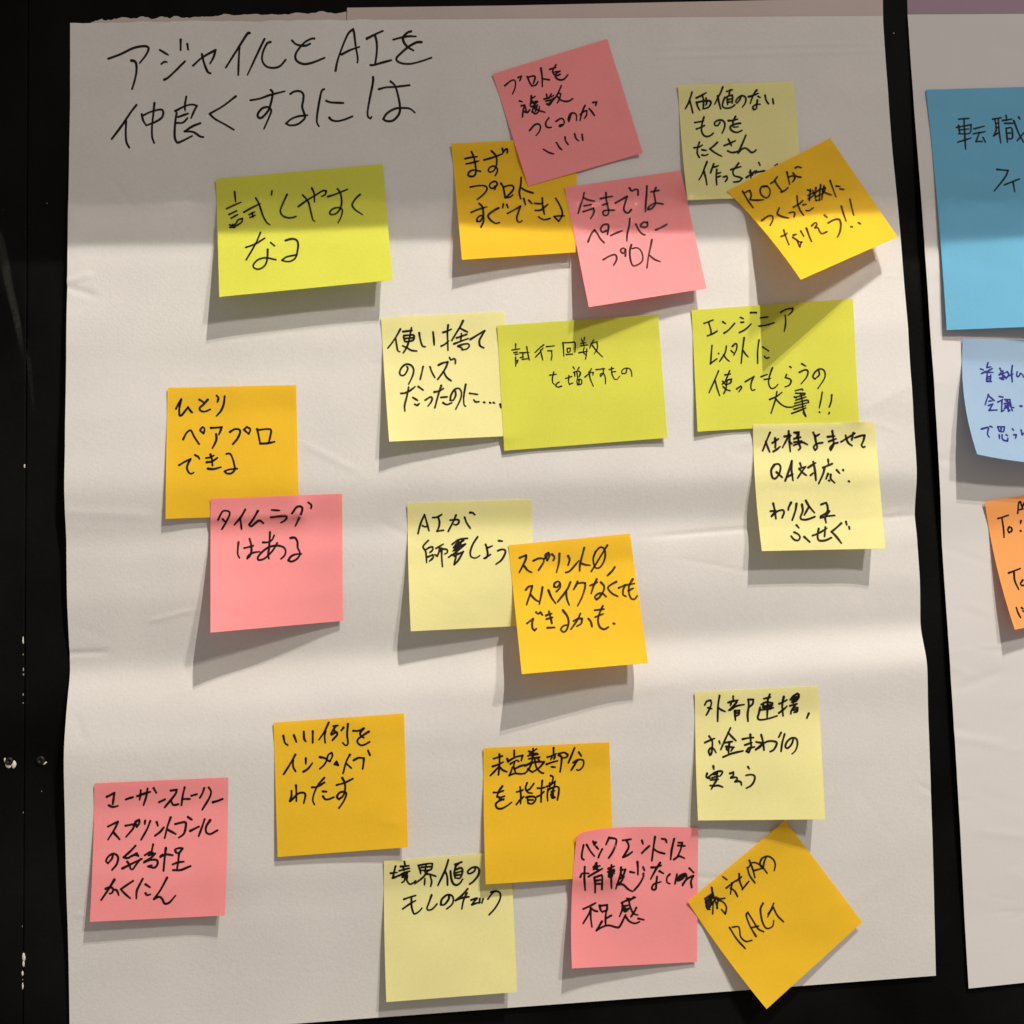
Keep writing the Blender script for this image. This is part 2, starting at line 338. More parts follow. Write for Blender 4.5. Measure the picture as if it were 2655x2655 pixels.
# handwriting traced from the photograph: '= key x0 y0 x1 penwidth' opens a block, 'C' gives a note's corners,
# every other line is one written line, strokes parted by '/'
STROKES = '''
= title 260 60 760 5.5
80,356 200,312 330,250 430,230 475,238 483,265 450,330 395,398 / 310,374 345,382 362,420 360,500 340,590 318,660
597,268 680,318 / 612,408 640,388 668,390 / 640,566 680,545 760,470 848,382 / 805,165 805,270 / 872,208 880,265
930,425 1020,345 1155,268 1135,340 1100,405 / 1018,310 1040,400 1075,485 1105,502
1495,98 1470,110 1400,220 1330,330 1258,445 / 1395,235 1388,350 1382,520
1645,158 1600,250 1530,400 1475,518 / 1705,188 1670,205 1630,290 1622,370 1660,430 1730,448 1800,430 1858,366
362,820 300,900 220,1020 115,1160 / 258,980 255,1100 262,1190 290,1246 / 415,912 430,975 460,1025 / 420,930 500,890 600,865 630,885 620,940 560,985 460,1025 / 543,800 530,920 518,1040 520,1140 540,1200
862,735 848,820 850,875 / 752,880 850,830 920,815 968,828 940,880 910,950 / 765,900 750,1000 745,1130 765,1190 800,1190 920,1130 / 780,940 880,905 / 770,1000 830,995 875,950 / 1003,1002 930,1030 845,1083 / 845,1083 930,1090 1000,1135 1033,1140
1358,732 1230,830 1095,908 1150,960 1250,1015 1338,1068
1505,772 1600,755 1700,720 1848,682 / 1708,668 1728,700 1710,800 1680,880 1620,945 1585,945 1578,910 1620,855 1680,840 1712,870 1700,920 1640,1058
= title 740 50 1140 5.5
82,265 130,310 200,330 260,328 310,305 / 362,240 320,245 240,290 160,380 125,450 135,510 190,550 260,560 360,535 490,482
628,645 650,530 700,380 780,190 848,122 862,180 880,330 905,480 902,540 / 705,440 800,390 925,345
1020,242 1120,190 1220,145 / 1120,195 1142,280 1145,400 1125,560 / 1065,572 1110,572 1200,545 1325,512
1350,255 1450,228 1550,212 1635,215 / 1575,150 1530,165 1478,220 1480,280 1530,345 1605,390 / 1705,285 1640,290 1540,345 1430,440 1390,490 1410,530 1480,555 1580,555 1700,525 1830,480
60,935 110,905 180,900 225,940 222,1020 210,1090 225,1150 245,1210 230,1255 150,1315 60,1328 8,1305 70,1250 160,1215 275,1202
485,875 455,895 430,1000 400,1180 395,1290 420,1340 / 512,1020 570,1040 725,1048 / 550,1230 580,1262 650,1275 740,1255 840,1215
1098,722 1095,800 1055,1000 1030,1150 1035,1220 1065,1242 1080,1220 / 1170,875 1260,852 1380,845 1555,825 / 1315,775 1370,830 1410,950 1435,1100 1420,1190 1350,1265 1270,1275 1225,1250 1270,1180 1370,1120 1480,1110 1560,1120 1622,1168
= green_test 550 420 1030 4.6
C 40,175 1780,20 1885,1232 75,1408
235,310 245,415 / 150,488 230,450 302,420 / 178,548 255,510 / 198,588 268,548 / 182,655 210,665 250,640 270,605 315,590 310,625 270,655 235,670 210,650 / 185,682 235,683 / 330,525 410,480 500,435 / 385,550 445,520 / 395,580 450,555 / 420,530 425,575 / 455,375 490,440 530,560 570,630 602,655
625,300 620,345
782,338 740,430 712,510 735,560 790,582 840,580 875,568
900,465 990,400 1080,345 1155,300 1190,302 1180,340 1145,358 / 1040,272 1065,330 1068,418 / 945,345 1000,410 1030,520 1050,600 1070,618
1208,362 1290,335 1412,285 / 1308,280 1340,330 1352,420 1335,490 1290,540 1240,548 1228,525 1260,490 1320,475 1358,500 1350,560 1315,635
1545,338 1500,380 1462,445 1490,495 1570,550
505,735 450,860 355,1022 / 352,892 450,855 550,795
612,842 652,875 / 580,912 575,1010 550,1080 490,1118 438,1105 432,1070 480,1020 560,1000 665,1020
765,820 830,802 880,815 898,860 890,930 870,1000 820,1035 770,1038 730,1025 780,990 885,968
= orange_proto 1160 360 1500 4.8
C 58,70 1915,-30 1888,1672 215,1782
262,292 350,272 438,262 / 278,368 370,350 460,325 / 355,190 390,270 415,400 420,490 400,540 350,555 308,535 320,490 380,460 490,478
540,310 650,280 810,222 / 650,178 715,250 728,350 710,420 680,470 630,490 605,470 620,425 680,400 730,430 735,480 705,540 / 808,140 820,190 / 820,200 850,160 875,145 885,165 880,210
338,710 450,690 550,692 585,735 540,810 440,895 / 690,625 640,650 620,690 650,730 695,715 735,670 715,630 685,625 / 700,700 700,745
790,655 825,720 850,865 / 820,712 900,688 960,690 975,735 930,800 860,862 / 850,868 920,858 965,825
1088,568 1080,680 1060,790 1080,885 / 1100,728 1160,765 1265,798
348,1085 440,1045 580,1002 / 465,952 515,1000 530,1100 520,1160 480,1215 435,1215 440,1170 490,1130 530,1150 530,1220 495,1302
755,1018 680,1060 600,1130 640,1200 710,1245 768,1232 / 825,960 815,1020 / 875,970 892,1015
885,1100 980,1050 1078,992 1050,1070 1022,1160 1035,1215 1070,1228 1102,1205 / 1125,880 1150,970 / 1200,905 1245,955
1282,950 1370,955 1410,940 / 1295,1055 1380,1045 1480,965 / 1398,872 1405,990 1428,1110 / 1345,1150 1400,1185 1460,1188 1515,1170
1595,875 1640,950 1685,1050 1690,1130 1640,1215 1570,1145 1640,1135 1725,1135
= pink_tilt 1270 90 1670 4.4
C 35,490 1470,50 1915,1480 480,1895
188,638 260,580 305,568 322,600 315,670 285,740 / 355,535 398,518 375,575
470,525 500,600 530,645 / 485,530 550,515 568,540 545,610 / 530,640 575,630 605,585
640,418 655,530 658,648 / 665,552 748,565
752,432 830,410 / 830,375 790,440 800,490 835,515 / 880,455 840,480 820,510 835,545 880,565 930,555 978,502 / 815,465 862,460 / 850,510 885,492
370,828 408,840 / 395,890 435,880 420,940 408,1030 / 430,960 470,975 500,940 / 440,890 460,960 / 520,765 515,830 505,885 / 520,800 570,770 / 510,860 590,830 / 530,830 560,870 600,840 / 520,900 600,880 / 560,870 540,930 530,970 / 535,900 590,900 570,960 / 530,960 570,990 610,960 620,900 / 560,920 620,950 690,970
680,805 740,790 800,760 / 710,745 720,800 760,780 / 770,740 740,800 / 715,865 745,880 780,840 / 700,830 760,820 800,790 / 895,640 850,740 800,810 730,870 / 860,730 890,740 870,810 845,855 / 845,770 880,810 930,832 990,830 1038,800
498,1200 560,1130 610,1118 635,1150 620,1210 580,1262
740,1040 705,1090 700,1130 725,1160 772,1160
830,1085 890,1048 925,1065 930,1110 900,1145 870,1148 875,1130 910,1125
1020,990 1000,1050 990,1085 985,1050 1010,990 1055,980 1085,1010 1085,1075
1130,1000 1180,960 1215,950 1210,1010 1185,1045 / 1192,885 1160,960 1140,1030 1130,1075 / 1245,925 1275,960 1312,1012
1292,848 1338,842 1325,885
672,1435 740,1475 800,1492
835,1350 870,1410 902,1440
942,1282 950,1330 982,1375
1062,1240 1080,1300 1115,1328 / 1155,1248 1165,1320
= pink_paper 1460 430 1840 4.8
C 20,285 1550,60 1890,1615 340,1862
278,355 260,430 225,540 198,628 / 270,420 330,448 415,465 / 278,528 372,510 / 265,605 340,580 400,560 408,590 395,640 362,695
495,432 570,415 650,402 / 520,518 590,490 / 565,355 570,450 590,540 600,620 570,655 530,640 530,600 580,585 675,585
688,490 770,445 845,400 820,480 800,560 815,605 860,620 900,575 / 875,292 905,330 950,310 985,318 988,385
1105,265 1100,380 1090,500 1085,605 / 1162,342 1265,322 / 1225,285 1200,350 1212,440 1215,500 1170,560 1120,575 1125,545 1190,500 1250,492 1318,505
330,1000 370,900 415,845 450,890 490,960 540,1012 / 570,855 520,875 495,840 520,785 580,768 600,800 585,905
628,920 700,885 778,855
880,695 870,790 845,900 840,992
960,770 1000,850 1040,895 1078,910 / 1020,780 1060,745 1110,745 1112,790 1080,810 1020,800
1220,845 1300,810 1368,772
528,1238 610,1190 680,1170 705,1200 700,1250 665,1310 / 820,1190 825,1110 790,1085 758,1110 775,1145 800,1150 825,1100
900,1040 880,1120 885,1220 915,1310 970,1310 1040,1260 1050,1190 1020,1110 970,1080 910,1090
1172,975 1150,1080 1125,1200 1105,1345 / 1145,1185 1210,1235 1280,1262
= cream_value 1750 200 2100 4.8
C 45,115 1700,60 1830,1690 180,1762
245,215 215,310 185,390 150,448 / 212,340 235,420 255,510 / 305,298 380,262 448,222 / 308,360 330,430 355,470 / 320,360 420,340 500,340 515,370 480,430 400,455 / 395,265 410,340 405,450 / 445,300 455,370 440,400
685,142 650,230 610,300 570,388 / 612,270 630,360 655,455 / 740,205 820,180 / 790,180 775,250 / 745,280 750,350 755,395 / 750,275 820,255 825,300 820,375 / 760,320 815,310 / 765,360 810,350 / 715,290 690,350 680,410 700,435 760,445 820,425 858,395
950,262 930,320 890,370 870,350 900,300 960,265 1010,290 1010,360 965,430
1055,280 1120,262 1190,232 / 1170,185 1130,240 1100,310 1080,375 / 1190,275 1222,292 / 1180,330 1170,400 1165,450 1130,465 1115,430 1160,390 1220,388
1290,260 1305,330 1338,380 / 1400,310 1410,382
285,650 360,638 410,628 / 308,742 380,715 425,690 / 415,570 390,660 380,760 410,830 460,850 510,835 548,802
645,645 615,690 575,690 570,650 610,620 670,615 710,650 710,720 675,802
765,622 830,620 895,600 / 868,562 835,630 830,700 850,715 905,710 / 938,660 870,670 800,700 795,740 830,775 890,790 960,762
272,1010 340,1000 395,970 / 350,930 325,1010 320,1090 350,1150 / 385,1040 450,1048 / 388,1115 430,1120 472,1105
608,932 560,980 500,1025 570,1080 668,1132
705,980 780,950 865,910 / 765,888 790,940 808,980 / 755,1055 810,1078 870,1072 900,1060
1015,832 970,940 930,1030 905,1085 960,1030 1010,1015 1050,1040 1090,1075 1130,1070 1162,1040
460,1210 420,1310 385,1400 345,1468 / 415,1350 440,1440 458,1540 / 555,1240 530,1310 510,1370 / 535,1290 590,1280 620,1265 / 600,1320 590,1420 600,1540 / 600,1380 655,1365 / 605,1430 655,1415
692,1430 740,1415 750,1450 720,1495
800,1325 870,1300 945,1280 / 912,1232 860,1300 830,1350 850,1410 920,1430 962,1450 920,1490 840,1502
1025,1435 1080,1395 1140,1350 1165,1345 1150,1380 / 1080,1330 1090,1380 1085,1440 / 1070,1360 1110,1400 1120,1365 1080,1410 / 1180,1358 1285,1340 / 1200,1222 1218,1262
1430,1275 1465,1245
= orange_roi 1870 350 2340 4.6
C 62,595 1160,32 1882,1085 848,1542
228,600 280,690 340,775 / 255,612 305,590 320,640 305,690 380,695 450,690
490,545 435,550 415,590 430,640 480,670 515,640 518,580 485,548 450,555
530,515 560,495 598,445 / 570,490 610,550 650,600 / 640,608 680,590 712,560
700,395 715,460 730,525 / 715,450 765,435 785,460 760,500 / 765,405 800,440 850,450 / 790,350 815,338 / 825,340 852,348
432,912 500,865 545,865 550,905 520,965
618,778 600,825 600,845 650,870 718,885
725,830 770,820 785,840 775,875
770,770 830,735 870,700 / 808,650 815,730 845,810 878,855 / 870,745 905,740 / 905,805 940,805 982,775
920,585 955,600 / 950,580 945,640 940,700 / 925,645 990,610 / 930,680 985,640 975,590 / 1010,560 1000,640 1010,700 1050,690 / 1000,620 1060,570 / 1060,530 1050,620 1045,700 / 1095,540 1080,620 1070,690 / 1070,580 1110,560 1100,600 / 1080,600 1120,620 1175,640 / 1005,660 1090,620
1160,485 1190,570 1222,660 / 1225,545 1265,548 / 1265,575 1305,580
638,1082 690,1060 702,1045 / 665,1012 690,1090 722,1170 / 768,1068 800,1058 / 762,1092 800,1115 835,1140 860,1140 845,1165 838,1195 / 808,1122 822,1160 838,1192
848,1025 880,1080 / 908,995 935,1070 962,1135
965,968 1000,935 1020,950 1000,990 1030,990 1050,1030 1075,1052 1128,1030
1100,855 1130,880 / 1140,938 1200,905 1255,900 1275,950 1265,1030 1238,1090
1280,758 1300,830 1332,920 / 1382,978 1398,980
1372,688 1390,770 1412,855 / 1462,935 1485,948
= cream_throw 970 790 1330 4.9
C 95,180 1815,92 1905,1825 210,1905
365,340 310,440 250,530 190,605 / 302,480 315,570 330,640 360,655 / 402,375 530,358 / 520,322 505,400 480,520 450,600 405,672 / 410,450 430,510 460,515 / 415,430 520,420 555,430 545,490 470,515 / 430,470 540,460 / 398,572 460,600 520,635 595,645
628,392 640,470 670,570 710,585 / 820,380 830,470 835,560
958,385 1010,370 1075,340 / 1030,282 1020,400 1025,520 1028,635 / 935,575 985,550 1035,505 / 1238,225 1200,300 1140,400 1080,500 / 1195,325 1240,350 1300,380 / 1150,462 1290,412 / 1215,400 1205,500 / 1110,545 1200,510 1310,470 / 1165,580 1210,595 1230,628 / 1170,575 1240,550 1310,545 1325,575 1290,615 1225,630
1340,482 1440,420 1540,362 1500,430 1465,500 1475,570 1525,600
455,862 470,890 430,970 380,985 355,950 380,880 440,830 510,840 550,900 535,990 480,1108
682,860 665,940 640,1040 / 778,865 805,940 845,1015
895,840 960,810 1025,795 1000,870 950,950 885,1040 / 965,930 1010,1010 1070,1058 / 1050,735 1070,770 1110,750 1130,770 1130,820
372,1235 430,1228 500,1195 570,1140 / 480,1148 455,1280 425,1400 428,1480 / 540,1292 605,1330 / 565,1385 600,1400 628,1375 / 615,1140 682,1188
710,1328 780,1285 808,1300 795,1350 750,1412
838,1215 910,1200 965,1165 / 935,1125 900,1230 870,1340 845,1435 / 930,1290 1020,1282 / 960,1365 1010,1390 1080,1365
1130,1205 1135,1260 1100,1330 1060,1330 1070,1260 1120,1180 1180,1165 1215,1220 1200,1320 1135,1455
1275,1110 1255,1220 1245,1320 1255,1400 1275,1412 / 1330,1232 1438,1248 / 1388,1325 1410,1352 1460,1350
1530,1358 1540,1362 / 1610,1362 1622,1367 / 1660,1362 1678,1370 / 1755,1385 1765,1430
= green_trials 1280 800 1740 3.4
C 38,185 1790,65 1892,1408 115,1548
240,385 240,430 / 198,452 285,438 / 220,480 262,472 / 235,500 265,495 / 240,530 240,630 / 245,575 265,560 262,585 242,600 / 282,482 385,478 / 290,535 325,525 / 318,490 320,555 / 310,555 370,545 / 360,415 370,480 388,560
545,395 500,430 450,480 / 538,430 500,480 455,530 / 510,450 520,500 535,560 / 575,415 662,405 / 590,460 635,460 / 630,460 635,510 625,562
755,375 760,440 765,520 / 750,372 830,370 880,365 888,400 885,475 / 800,440 805,475 830,470 835,430 805,432 / 790,500 860,495
955,330 962,355 / 990,315 985,350 / 950,380 1005,370 / 970,350 985,410 / 950,405 1025,395 / 985,430 975,475 1000,500 / 930,480 1020,465 / 1015,440 1010,500 1000,550 / 1090,340 1060,390 1045,430 / 1060,380 1130,360 / 1125,370 1130,430 1095,495 / 1075,400 1120,460 1185,525
612,725 680,715 / 655,690 640,760 645,810 665,825 / 740,845 700,855 675,840 690,815 715,800
785,760 850,740 / 820,730 815,790 825,825 862,810 / 865,635 880,660 / 930,640 915,670 / 870,695 920,680 945,700 940,730 / 880,690 885,740 / 905,685 915,760 / 945,700 930,745 / 910,775 950,770 960,790 955,820 915,830 905,790 / 930,780 930,820
995,745 1050,700 1085,695 1080,725 / 1065,655 1040,700 / 1040,690 1050,760 1085,845
1115,665 1210,655 / 1190,650 1195,700 1165,740 1160,715 1195,705 1215,750 1218,820
1255,665 1310,650 / 1285,640 1285,700 1310,760 1340,772 1375,735 / 1290,690 1330,685
1450,655 1440,700 1400,710 1395,680 1430,650 1480,655 1500,690 1505,738
= green_engineer 1780 760 2240 4.2
C 55,185 1812,62 1878,1405 120,1508
190,330 290,292 / 240,315 265,400 268,450 / 228,465 280,445 335,412
395,312 425,332 / 410,435 460,400 525,328
588,265 620,278 / 595,318 625,315 / 575,430 640,395 705,335 / 698,212 760,210 / 758,212 760,218
805,270 888,258 / 790,358 860,350 955,322
1025,208 1090,175 1160,165 1150,200 1110,240 / 1075,240 1080,320 1065,415
278,570 270,660 262,770 / 260,768 330,715 / 350,658 352,662 / 435,575 420,650 360,745 / 405,670 430,710 465,740
500,580 530,550 548,560 545,610 515,675 / 485,625 510,650 / 628,485 610,620 595,765 / 612,620 640,660 672,695
790,510 775,630 775,765 / 830,585 895,630 / 850,690 870,710 900,700
350,845 310,940 245,1085 / 310,945 335,1040 362,1118 / 420,890 480,880 / 470,845 440,920 420,960 / 390,990 440,950 490,935 480,975 430,1000 / 395,960 430,1000 / 440,960 430,1040 405,1095 / 400,1020 435,1050 475,1062
545,1045 590,1012 600,1030 570,1075
640,965 735,908 710,960 700,1020 715,1058 745,1050
812,910 880,885 / 845,940 915,930 / 935,815 905,900 895,980 920,1035 960,1030 995,995
1125,800 1140,812 / 1090,885 1075,920 1115,930 1140,955 1120,1000 1072,1022
1255,768 1298,795 / 1228,862 1290,835 1322,850 1310,910 1248,988
1440,845 1445,890 1400,935 1375,910 1400,860 1450,825 1500,845 1505,920 1430,1040
905,1158 980,1125 1040,1080 / 985,1072 965,1170 920,1310 / 970,1150 1030,1210 1090,1240 1160,1240
1185,1062 1260,1045 1265,1060 / 1190,1090 1290,1090 / 1175,1130 1200,1140 / 1180,1135 1290,1105 / 1190,1165 1300,1130 / 1180,1200 1310,1165 1330,1190 / 1170,1230 1330,1190 / 1170,1265 1300,1225 / 1145,1310 1200,1290 1300,1250 / 1240,1090 1260,1170 1270,1260 1298,1340 1270,1300
1478,1078 1465,1160 1445,1250 / 1448,1295 1452,1298
1582,1108 1575,1180 1555,1240 / 1555,1300 1550,1315
= orange_pair 410 980 790 5.2
C 125,130 1820,92 1855,1795 98,1858
235,405 270,340 305,280 280,400 280,490 310,490 395,385 425,430 450,455
545,285 600,320 / 655,285 600,345 545,400 570,435 620,442 688,412 / 772,232 795,265 780,315 / 878,240 865,340 830,430 770,500
330,808 370,730 415,690 440,700 480,780 540,870 / 585,645 555,690 600,730 612,670 585,645
695,658 840,650 820,700 800,748 / 765,740 770,800 750,860 715,925
945,712 1010,675 1070,680 1080,720 1045,800 985,872 / 1170,645 1130,680 1195,738 1215,675 1170,645
1305,672 1325,760 1345,865 / 1320,685 1450,672 1490,690 1480,760 1460,850 / 1345,865 1440,860 1535,840
275,1150 350,1105 430,1068 395,1130 380,1190 405,1245 440,1262 470,1245 / 485,1015 530,1040 545,1068
632,1055 690,1045 735,1020 / 690,1008 710,1080 715,1155 / 640,1110 710,1100 780,1052 / 655,1195 730,1200 828,1175
900,1000 950,1000 985,1070 1005,1150 1010,1210 960,1258 900,1255 875,1230 940,1205 1045,1195
= pink_lag 530 1270 910 5.2
C 80,118 1815,52 1825,1728 80,1882
180,395 240,285 310,280 335,310 300,400 230,520 / 240,385 280,425
540,258 480,360 395,460 / 470,365 480,430 490,518
705,278 640,390 590,460 620,480 680,430 730,405 778,440
888,265 990,272 / 875,362 980,350 1070,345 1085,370 1050,410 1008,432
1155,310 1220,225 1280,225 1290,270 1250,370 1200,475 / 1370,165 1410,200 1405,245
450,690 440,780 440,850 462,895 / 525,768 600,750 645,735 / 595,645 615,720 620,800 600,870 565,905 580,870 640,830 728,815
770,692 840,690 890,660 920,600 / 865,558 860,660 850,780 840,860 850,905 / 960,700 900,800 800,900 720,925 705,890 760,820 850,755 960,735 1040,755 1070,800 1060,860 1010,910
1135,635 1190,630 1225,680 1230,760 1260,840 1220,910 1150,945 1105,930 1140,880 1200,850 1280,845
= cream_spec 1930 1080 2320 5.4
C 110,102 1668,68 1812,1695 225,1728
330,205 290,300 235,440 / 275,320 300,390 325,455 / 360,340 440,285 / 395,280 400,350 395,400 / 370,450 420,420 458,385
515,255 600,245 / 570,185 560,260 490,400 / 580,230 580,330 590,450 / 575,320 610,350 / 640,205 700,200 690,260 / 660,210 700,235 670,260 / 640,285 720,265 / 640,330 735,315 / 690,250 700,340 720,400 695,430 / 635,370 700,345 750,330 810,360
885,205 910,260 965,225 / 905,240 920,330 935,400 910,430 890,390 930,350 1005,335
1070,260 1160,250 / 1085,320 1180,285 / 1130,185 1140,260 1145,360 1110,430 1100,400 1150,350 1200,335
1242,325 1330,270 1420,215 / 1300,240 1330,330 1385,375 / 1400,210 1380,300 / 1420,270 1500,245 1545,240 1530,310 1505,365 1530,395 1548,385
385,620 345,690 360,780 400,795 450,730 465,650 440,610 385,615 / 415,715 485,780
525,825 570,700 610,570 605,680 625,820 / 560,770 620,740
715,600 730,640 / 705,670 785,645 730,720 685,790 / 710,680 750,720 795,755
820,655 915,595 / 885,580 905,680 920,820 / 850,755 885,725
1075,550 1080,600 / 1010,655 1130,605 / 1030,660 1010,740 955,860 / 1075,735 1050,800 / 1110,745 1110,800 1160,850 / 1085,820 1095,828
1185,685 1225,730 / 1268,685 1275,695 / 1340,830 1350,835
370,1115 390,1200 405,1310 / 335,1215 400,1210 350,1275 / 350,1280 420,1220 490,1200 510,1230 485,1300
600,1105 570,1165 565,1200 / 670,1120 655,1210 615,1330
740,1130 750,1210 720,1300 760,1325 830,1315 905,1285 / 825,1165 770,1265 / 790,1080 830,1150 900,1235
985,1130 1050,1105 1070,1160 1060,1230 980,1280 980,1300 1060,1280 1160,1270 / 1090,1215 1040,1290 1050,1365
670,1395 700,1430 / 640,1485 690,1510 715,1550 690,1590 640,1580 600,1535 / 770,1545 840,1610
875,1530 960,1495 1060,1435 / 955,1440 940,1530 960,1590 1040,1590 1118,1555 / 1040,1420 1030,1540
1245,1370 1180,1430 1120,1480 1180,1540 1245,1625 / 1305,1350 1315,1390 / 1345,1415 1350,1445
= cream_ai 1040 1280 1400 4.8
C 88,130 1815,78 1860,1830 135,1915
235,555 270,420 325,290 355,390 388,515 / 298,445 330,460 360,455
442,332 500,325 565,290 / 515,320 535,400 520,480 495,520 / 500,522 590,508
685,368 750,362 800,365 800,410 760,435 735,425 / 765,298 720,400 655,525 / 885,330 910,400 962,480 / 960,262 995,265 1025,290
380,650 340,690 305,740 340,800 350,870 355,960 / 350,775 400,745 440,740 440,780 400,820 / 370,880 440,850 445,890 395,938 / 485,762 590,700 / 540,760 520,830 500,870 / 470,850 510,870 / 545,800 580,770 640,780 640,820 605,840 / 565,760 565,880 575,1015
710,705 800,640 925,620 / 800,650 740,740 870,650 790,700 / 730,750 895,700 / 800,660 830,690 720,800 / 860,640 740,790 895,700 780,800 660,885 / 820,700 750,830 800,830 / 740,870 865,805 / 700,850 760,870 750,930 735,990 / 865,805 800,920 740,990
1065,600 1000,700 965,800 970,870 1020,895 1060,885 1095,860
1175,705 1200,750 1270,725 / 1190,750 1205,830 1190,890 1155,900 1190,880 1245,845
1355,655 1410,660 / 1345,795 1400,775 1450,790 1440,850 1390,930 1320,980
= orange_sprint 1300 1370 1700 5.2
C 88,210 1610,65 1838,1685 255,1825
230,368 310,335 300,400 225,550 / 285,470 330,525 378,550
400,405 470,375 535,380 525,430 465,525 / 550,370 555,325 590,305 605,340 575,400 560,360 590,330
635,325 665,360 650,400 / 728,315 720,430 690,550
835,345 855,390 835,460 / 805,552 860,530 970,405
1038,240 1010,350 985,450 980,530 / 995,435 1050,455 1110,462
1180,290 1150,380 1170,480 1220,495 1270,440 1300,350 1290,260 1240,235 1185,285 / 1328,210 1230,370 1125,540
1420,485 1390,530 1330,590
305,770 340,730 385,720 370,790 315,955 / 365,830 430,895 480,920 / 515,735 500,830 475,950
590,775 630,870 680,938 / 690,790 735,740 735,685 705,665 665,690 660,730 700,735 735,690
865,672 820,770 705,920 / 810,790 820,880 850,960
955,665 940,700 905,765 / 950,690 1010,680 1050,685 1045,750 1010,860 955,970
1115,715 1200,675 / 1195,635 1155,720 1125,815 / 1245,675 1285,720 1280,780 1230,860 1190,890 1170,860 1210,820 1265,815 1312,855
1440,668 1380,700 1335,745 1380,810 1455,850
1470,745 1550,710 1525,770 1525,830 1560,850 / 1560,710 1665,690 / 1645,635 1600,720 1600,820 1630,880 1670,885 1700,845 / 1590,780 1650,750
320,1190 400,1130 385,1190 390,1250 415,1278 438,1255 / 435,1050 460,1070 490,1050 515,1085
560,1090 630,1065 / 565,1135 640,1115 / 595,1040 615,1110 632,1190 / 578,1245 665,1240
770,1025 830,1110 840,1200 810,1280 770,1295 745,1260 780,1220 830,1210
905,1160 960,1130 1010,1130 1000,1190 945,1225 / 990,1065 950,1150 870,1265 / 1090,1130 1120,1170 1135,1230
1170,1025 1285,1010 / 1175,1110 1275,1070 / 1270,970 1230,1060 1210,1150 1230,1230 1275,1262 1310,1255 1338,1235
1405,1190 1420,1195
= pink_story 220 2000 620 5.6
C 120,150 1795,75 1752,1805 62,1885
275,318 370,270 360,340 350,410 / 300,425 350,445 415,432
515,350 560,335 605,322
655,310 740,280 820,255 / 700,235 695,300 685,355 / 785,215 770,310 735,422 / 862,210 895,268
930,385 1005,350
1075,240 1150,230 1130,290 1000,450 / 1080,370 1110,420 1175,410
1250,200 1225,310 1210,425 / 1225,345 1315,345
1335,305 1405,285
1495,210 1470,280 1440,330 / 1550,200 1580,250 1560,330 1470,480
1605,385 1660,370 1725,345
290,690 350,660 415,630 380,710 290,855 / 360,765 435,850
510,680 620,660 600,720 515,820 / 640,680 630,630 680,605 685,640 650,695 635,640 670,620
755,615 750,660 / 820,620 780,720 705,855
900,635 915,680 / 880,805 940,760 990,700
1075,575 1035,690 1000,835 / 1040,730 1140,785
1130,660 1250,635 1265,680 1240,780 1175,830 / 1290,570 1340,605
1320,745 1370,720 1430,690
1500,598 1470,690 1425,810 / 1570,610 1520,690 1520,760 1570,785 1660,738
350,1035 340,1090 290,1150 265,1120 300,1060 360,1030 415,1070 400,1160 340,1235
635,930 570,1000 485,1075 540,1085 600,1050 670,1055 / 590,1060 650,1025 670,1060 / 530,1130 560,1170 570,1215 600,1225 640,1170 700,1095 / 470,1215 600,1150 715,1095
855,915 835,1010 / 750,1050 820,1010 850,1030 / 850,1020 800,1050 880,1030 820,1090 745,1130 / 740,1140 820,1110 900,1110 910,1160 870,1205 790,1190 840,1175
950,1060 975,1040 / 1015,960 1000,1080 985,1245 / 945,1070 1020,1040 1100,1050
1140,1010 1130,980 1180,960 1225,965 1180,1020 1145,1020 / 1180,1020 1170,1120 1155,1220 / 1100,1165 1165,1140 1240,1130 / 1105,1235 1200,1235 1325,1185
370,1355 300,1470 205,1610 / 260,1470 320,1450 355,1475 340,1520 310,1530 / 360,1480 400,1490 425,1550
605,1370 530,1420 450,1475 500,1530 570,1590
725,1345 680,1430 650,1500 645,1590 / 760,1415 815,1450 / 760,1525 780,1550 820,1540
1030,1330 950,1480 865,1600 930,1570 970,1600 1000,1655 1060,1640 1135,1555
= orange_example 690 1830 1100 5.2
C 90,205 1685,92 1732,1728 140,1848
210,365 230,450 265,480 / 340,360 370,440
460,315 465,400 485,435 / 570,310 570,450
765,205 710,320 645,415 / 725,310 715,380 722,450 / 820,248 880,240 / 850,250 790,340 / 800,350 860,320 870,350 810,420 / 830,300 870,340 / 945,265 920,300 / 1000,220 990,350 1000,460 970,482 935,450
1065,305 1130,305 1195,275 1150,330 1160,370 1195,390 / 1255,315 1200,350 1130,400 1115,440 1150,480 1200,475 1265,440
358,595 300,700 215,835 / 330,660 330,740 360,800
485,640 485,710 / 455,805 510,770 565,700
655,625 720,640 740,660 710,720 655,770 / 740,660 760,600 800,572 810,610 780,680 740,660
835,715 860,680 880,725 840,715
1025,595 980,680 940,825 / 985,710 1040,760
1070,665 1130,635 1195,640 1190,700 1180,770 / 1245,545 1270,605
310,1040 310,1100 290,1165 350,1120 / 365,970 370,1060 370,1165 / 295,1165 380,1080 440,1060 480,1085 460,1190
560,995 620,990 715,935 / 710,880 640,960 590,1060 570,1150 590,1205 / 690,1045 740,1048 / 695,1105 720,1140 770,1140 828,1115
860,968 960,940 1060,890 / 930,880 960,940 965,1020 940,1100 890,1140 865,1110 900,1060 960,1050 980,1080 950,1160 890,1250
= orange_undefined 1230 1900 1650 5.0
C 108,182 1608,112 1668,1712 135,1808
230,308 290,290 335,275 / 218,400 280,380 342,350 / 298,255 300,370 288,500 / 295,400 240,460 190,510 / 305,410 340,445 388,465
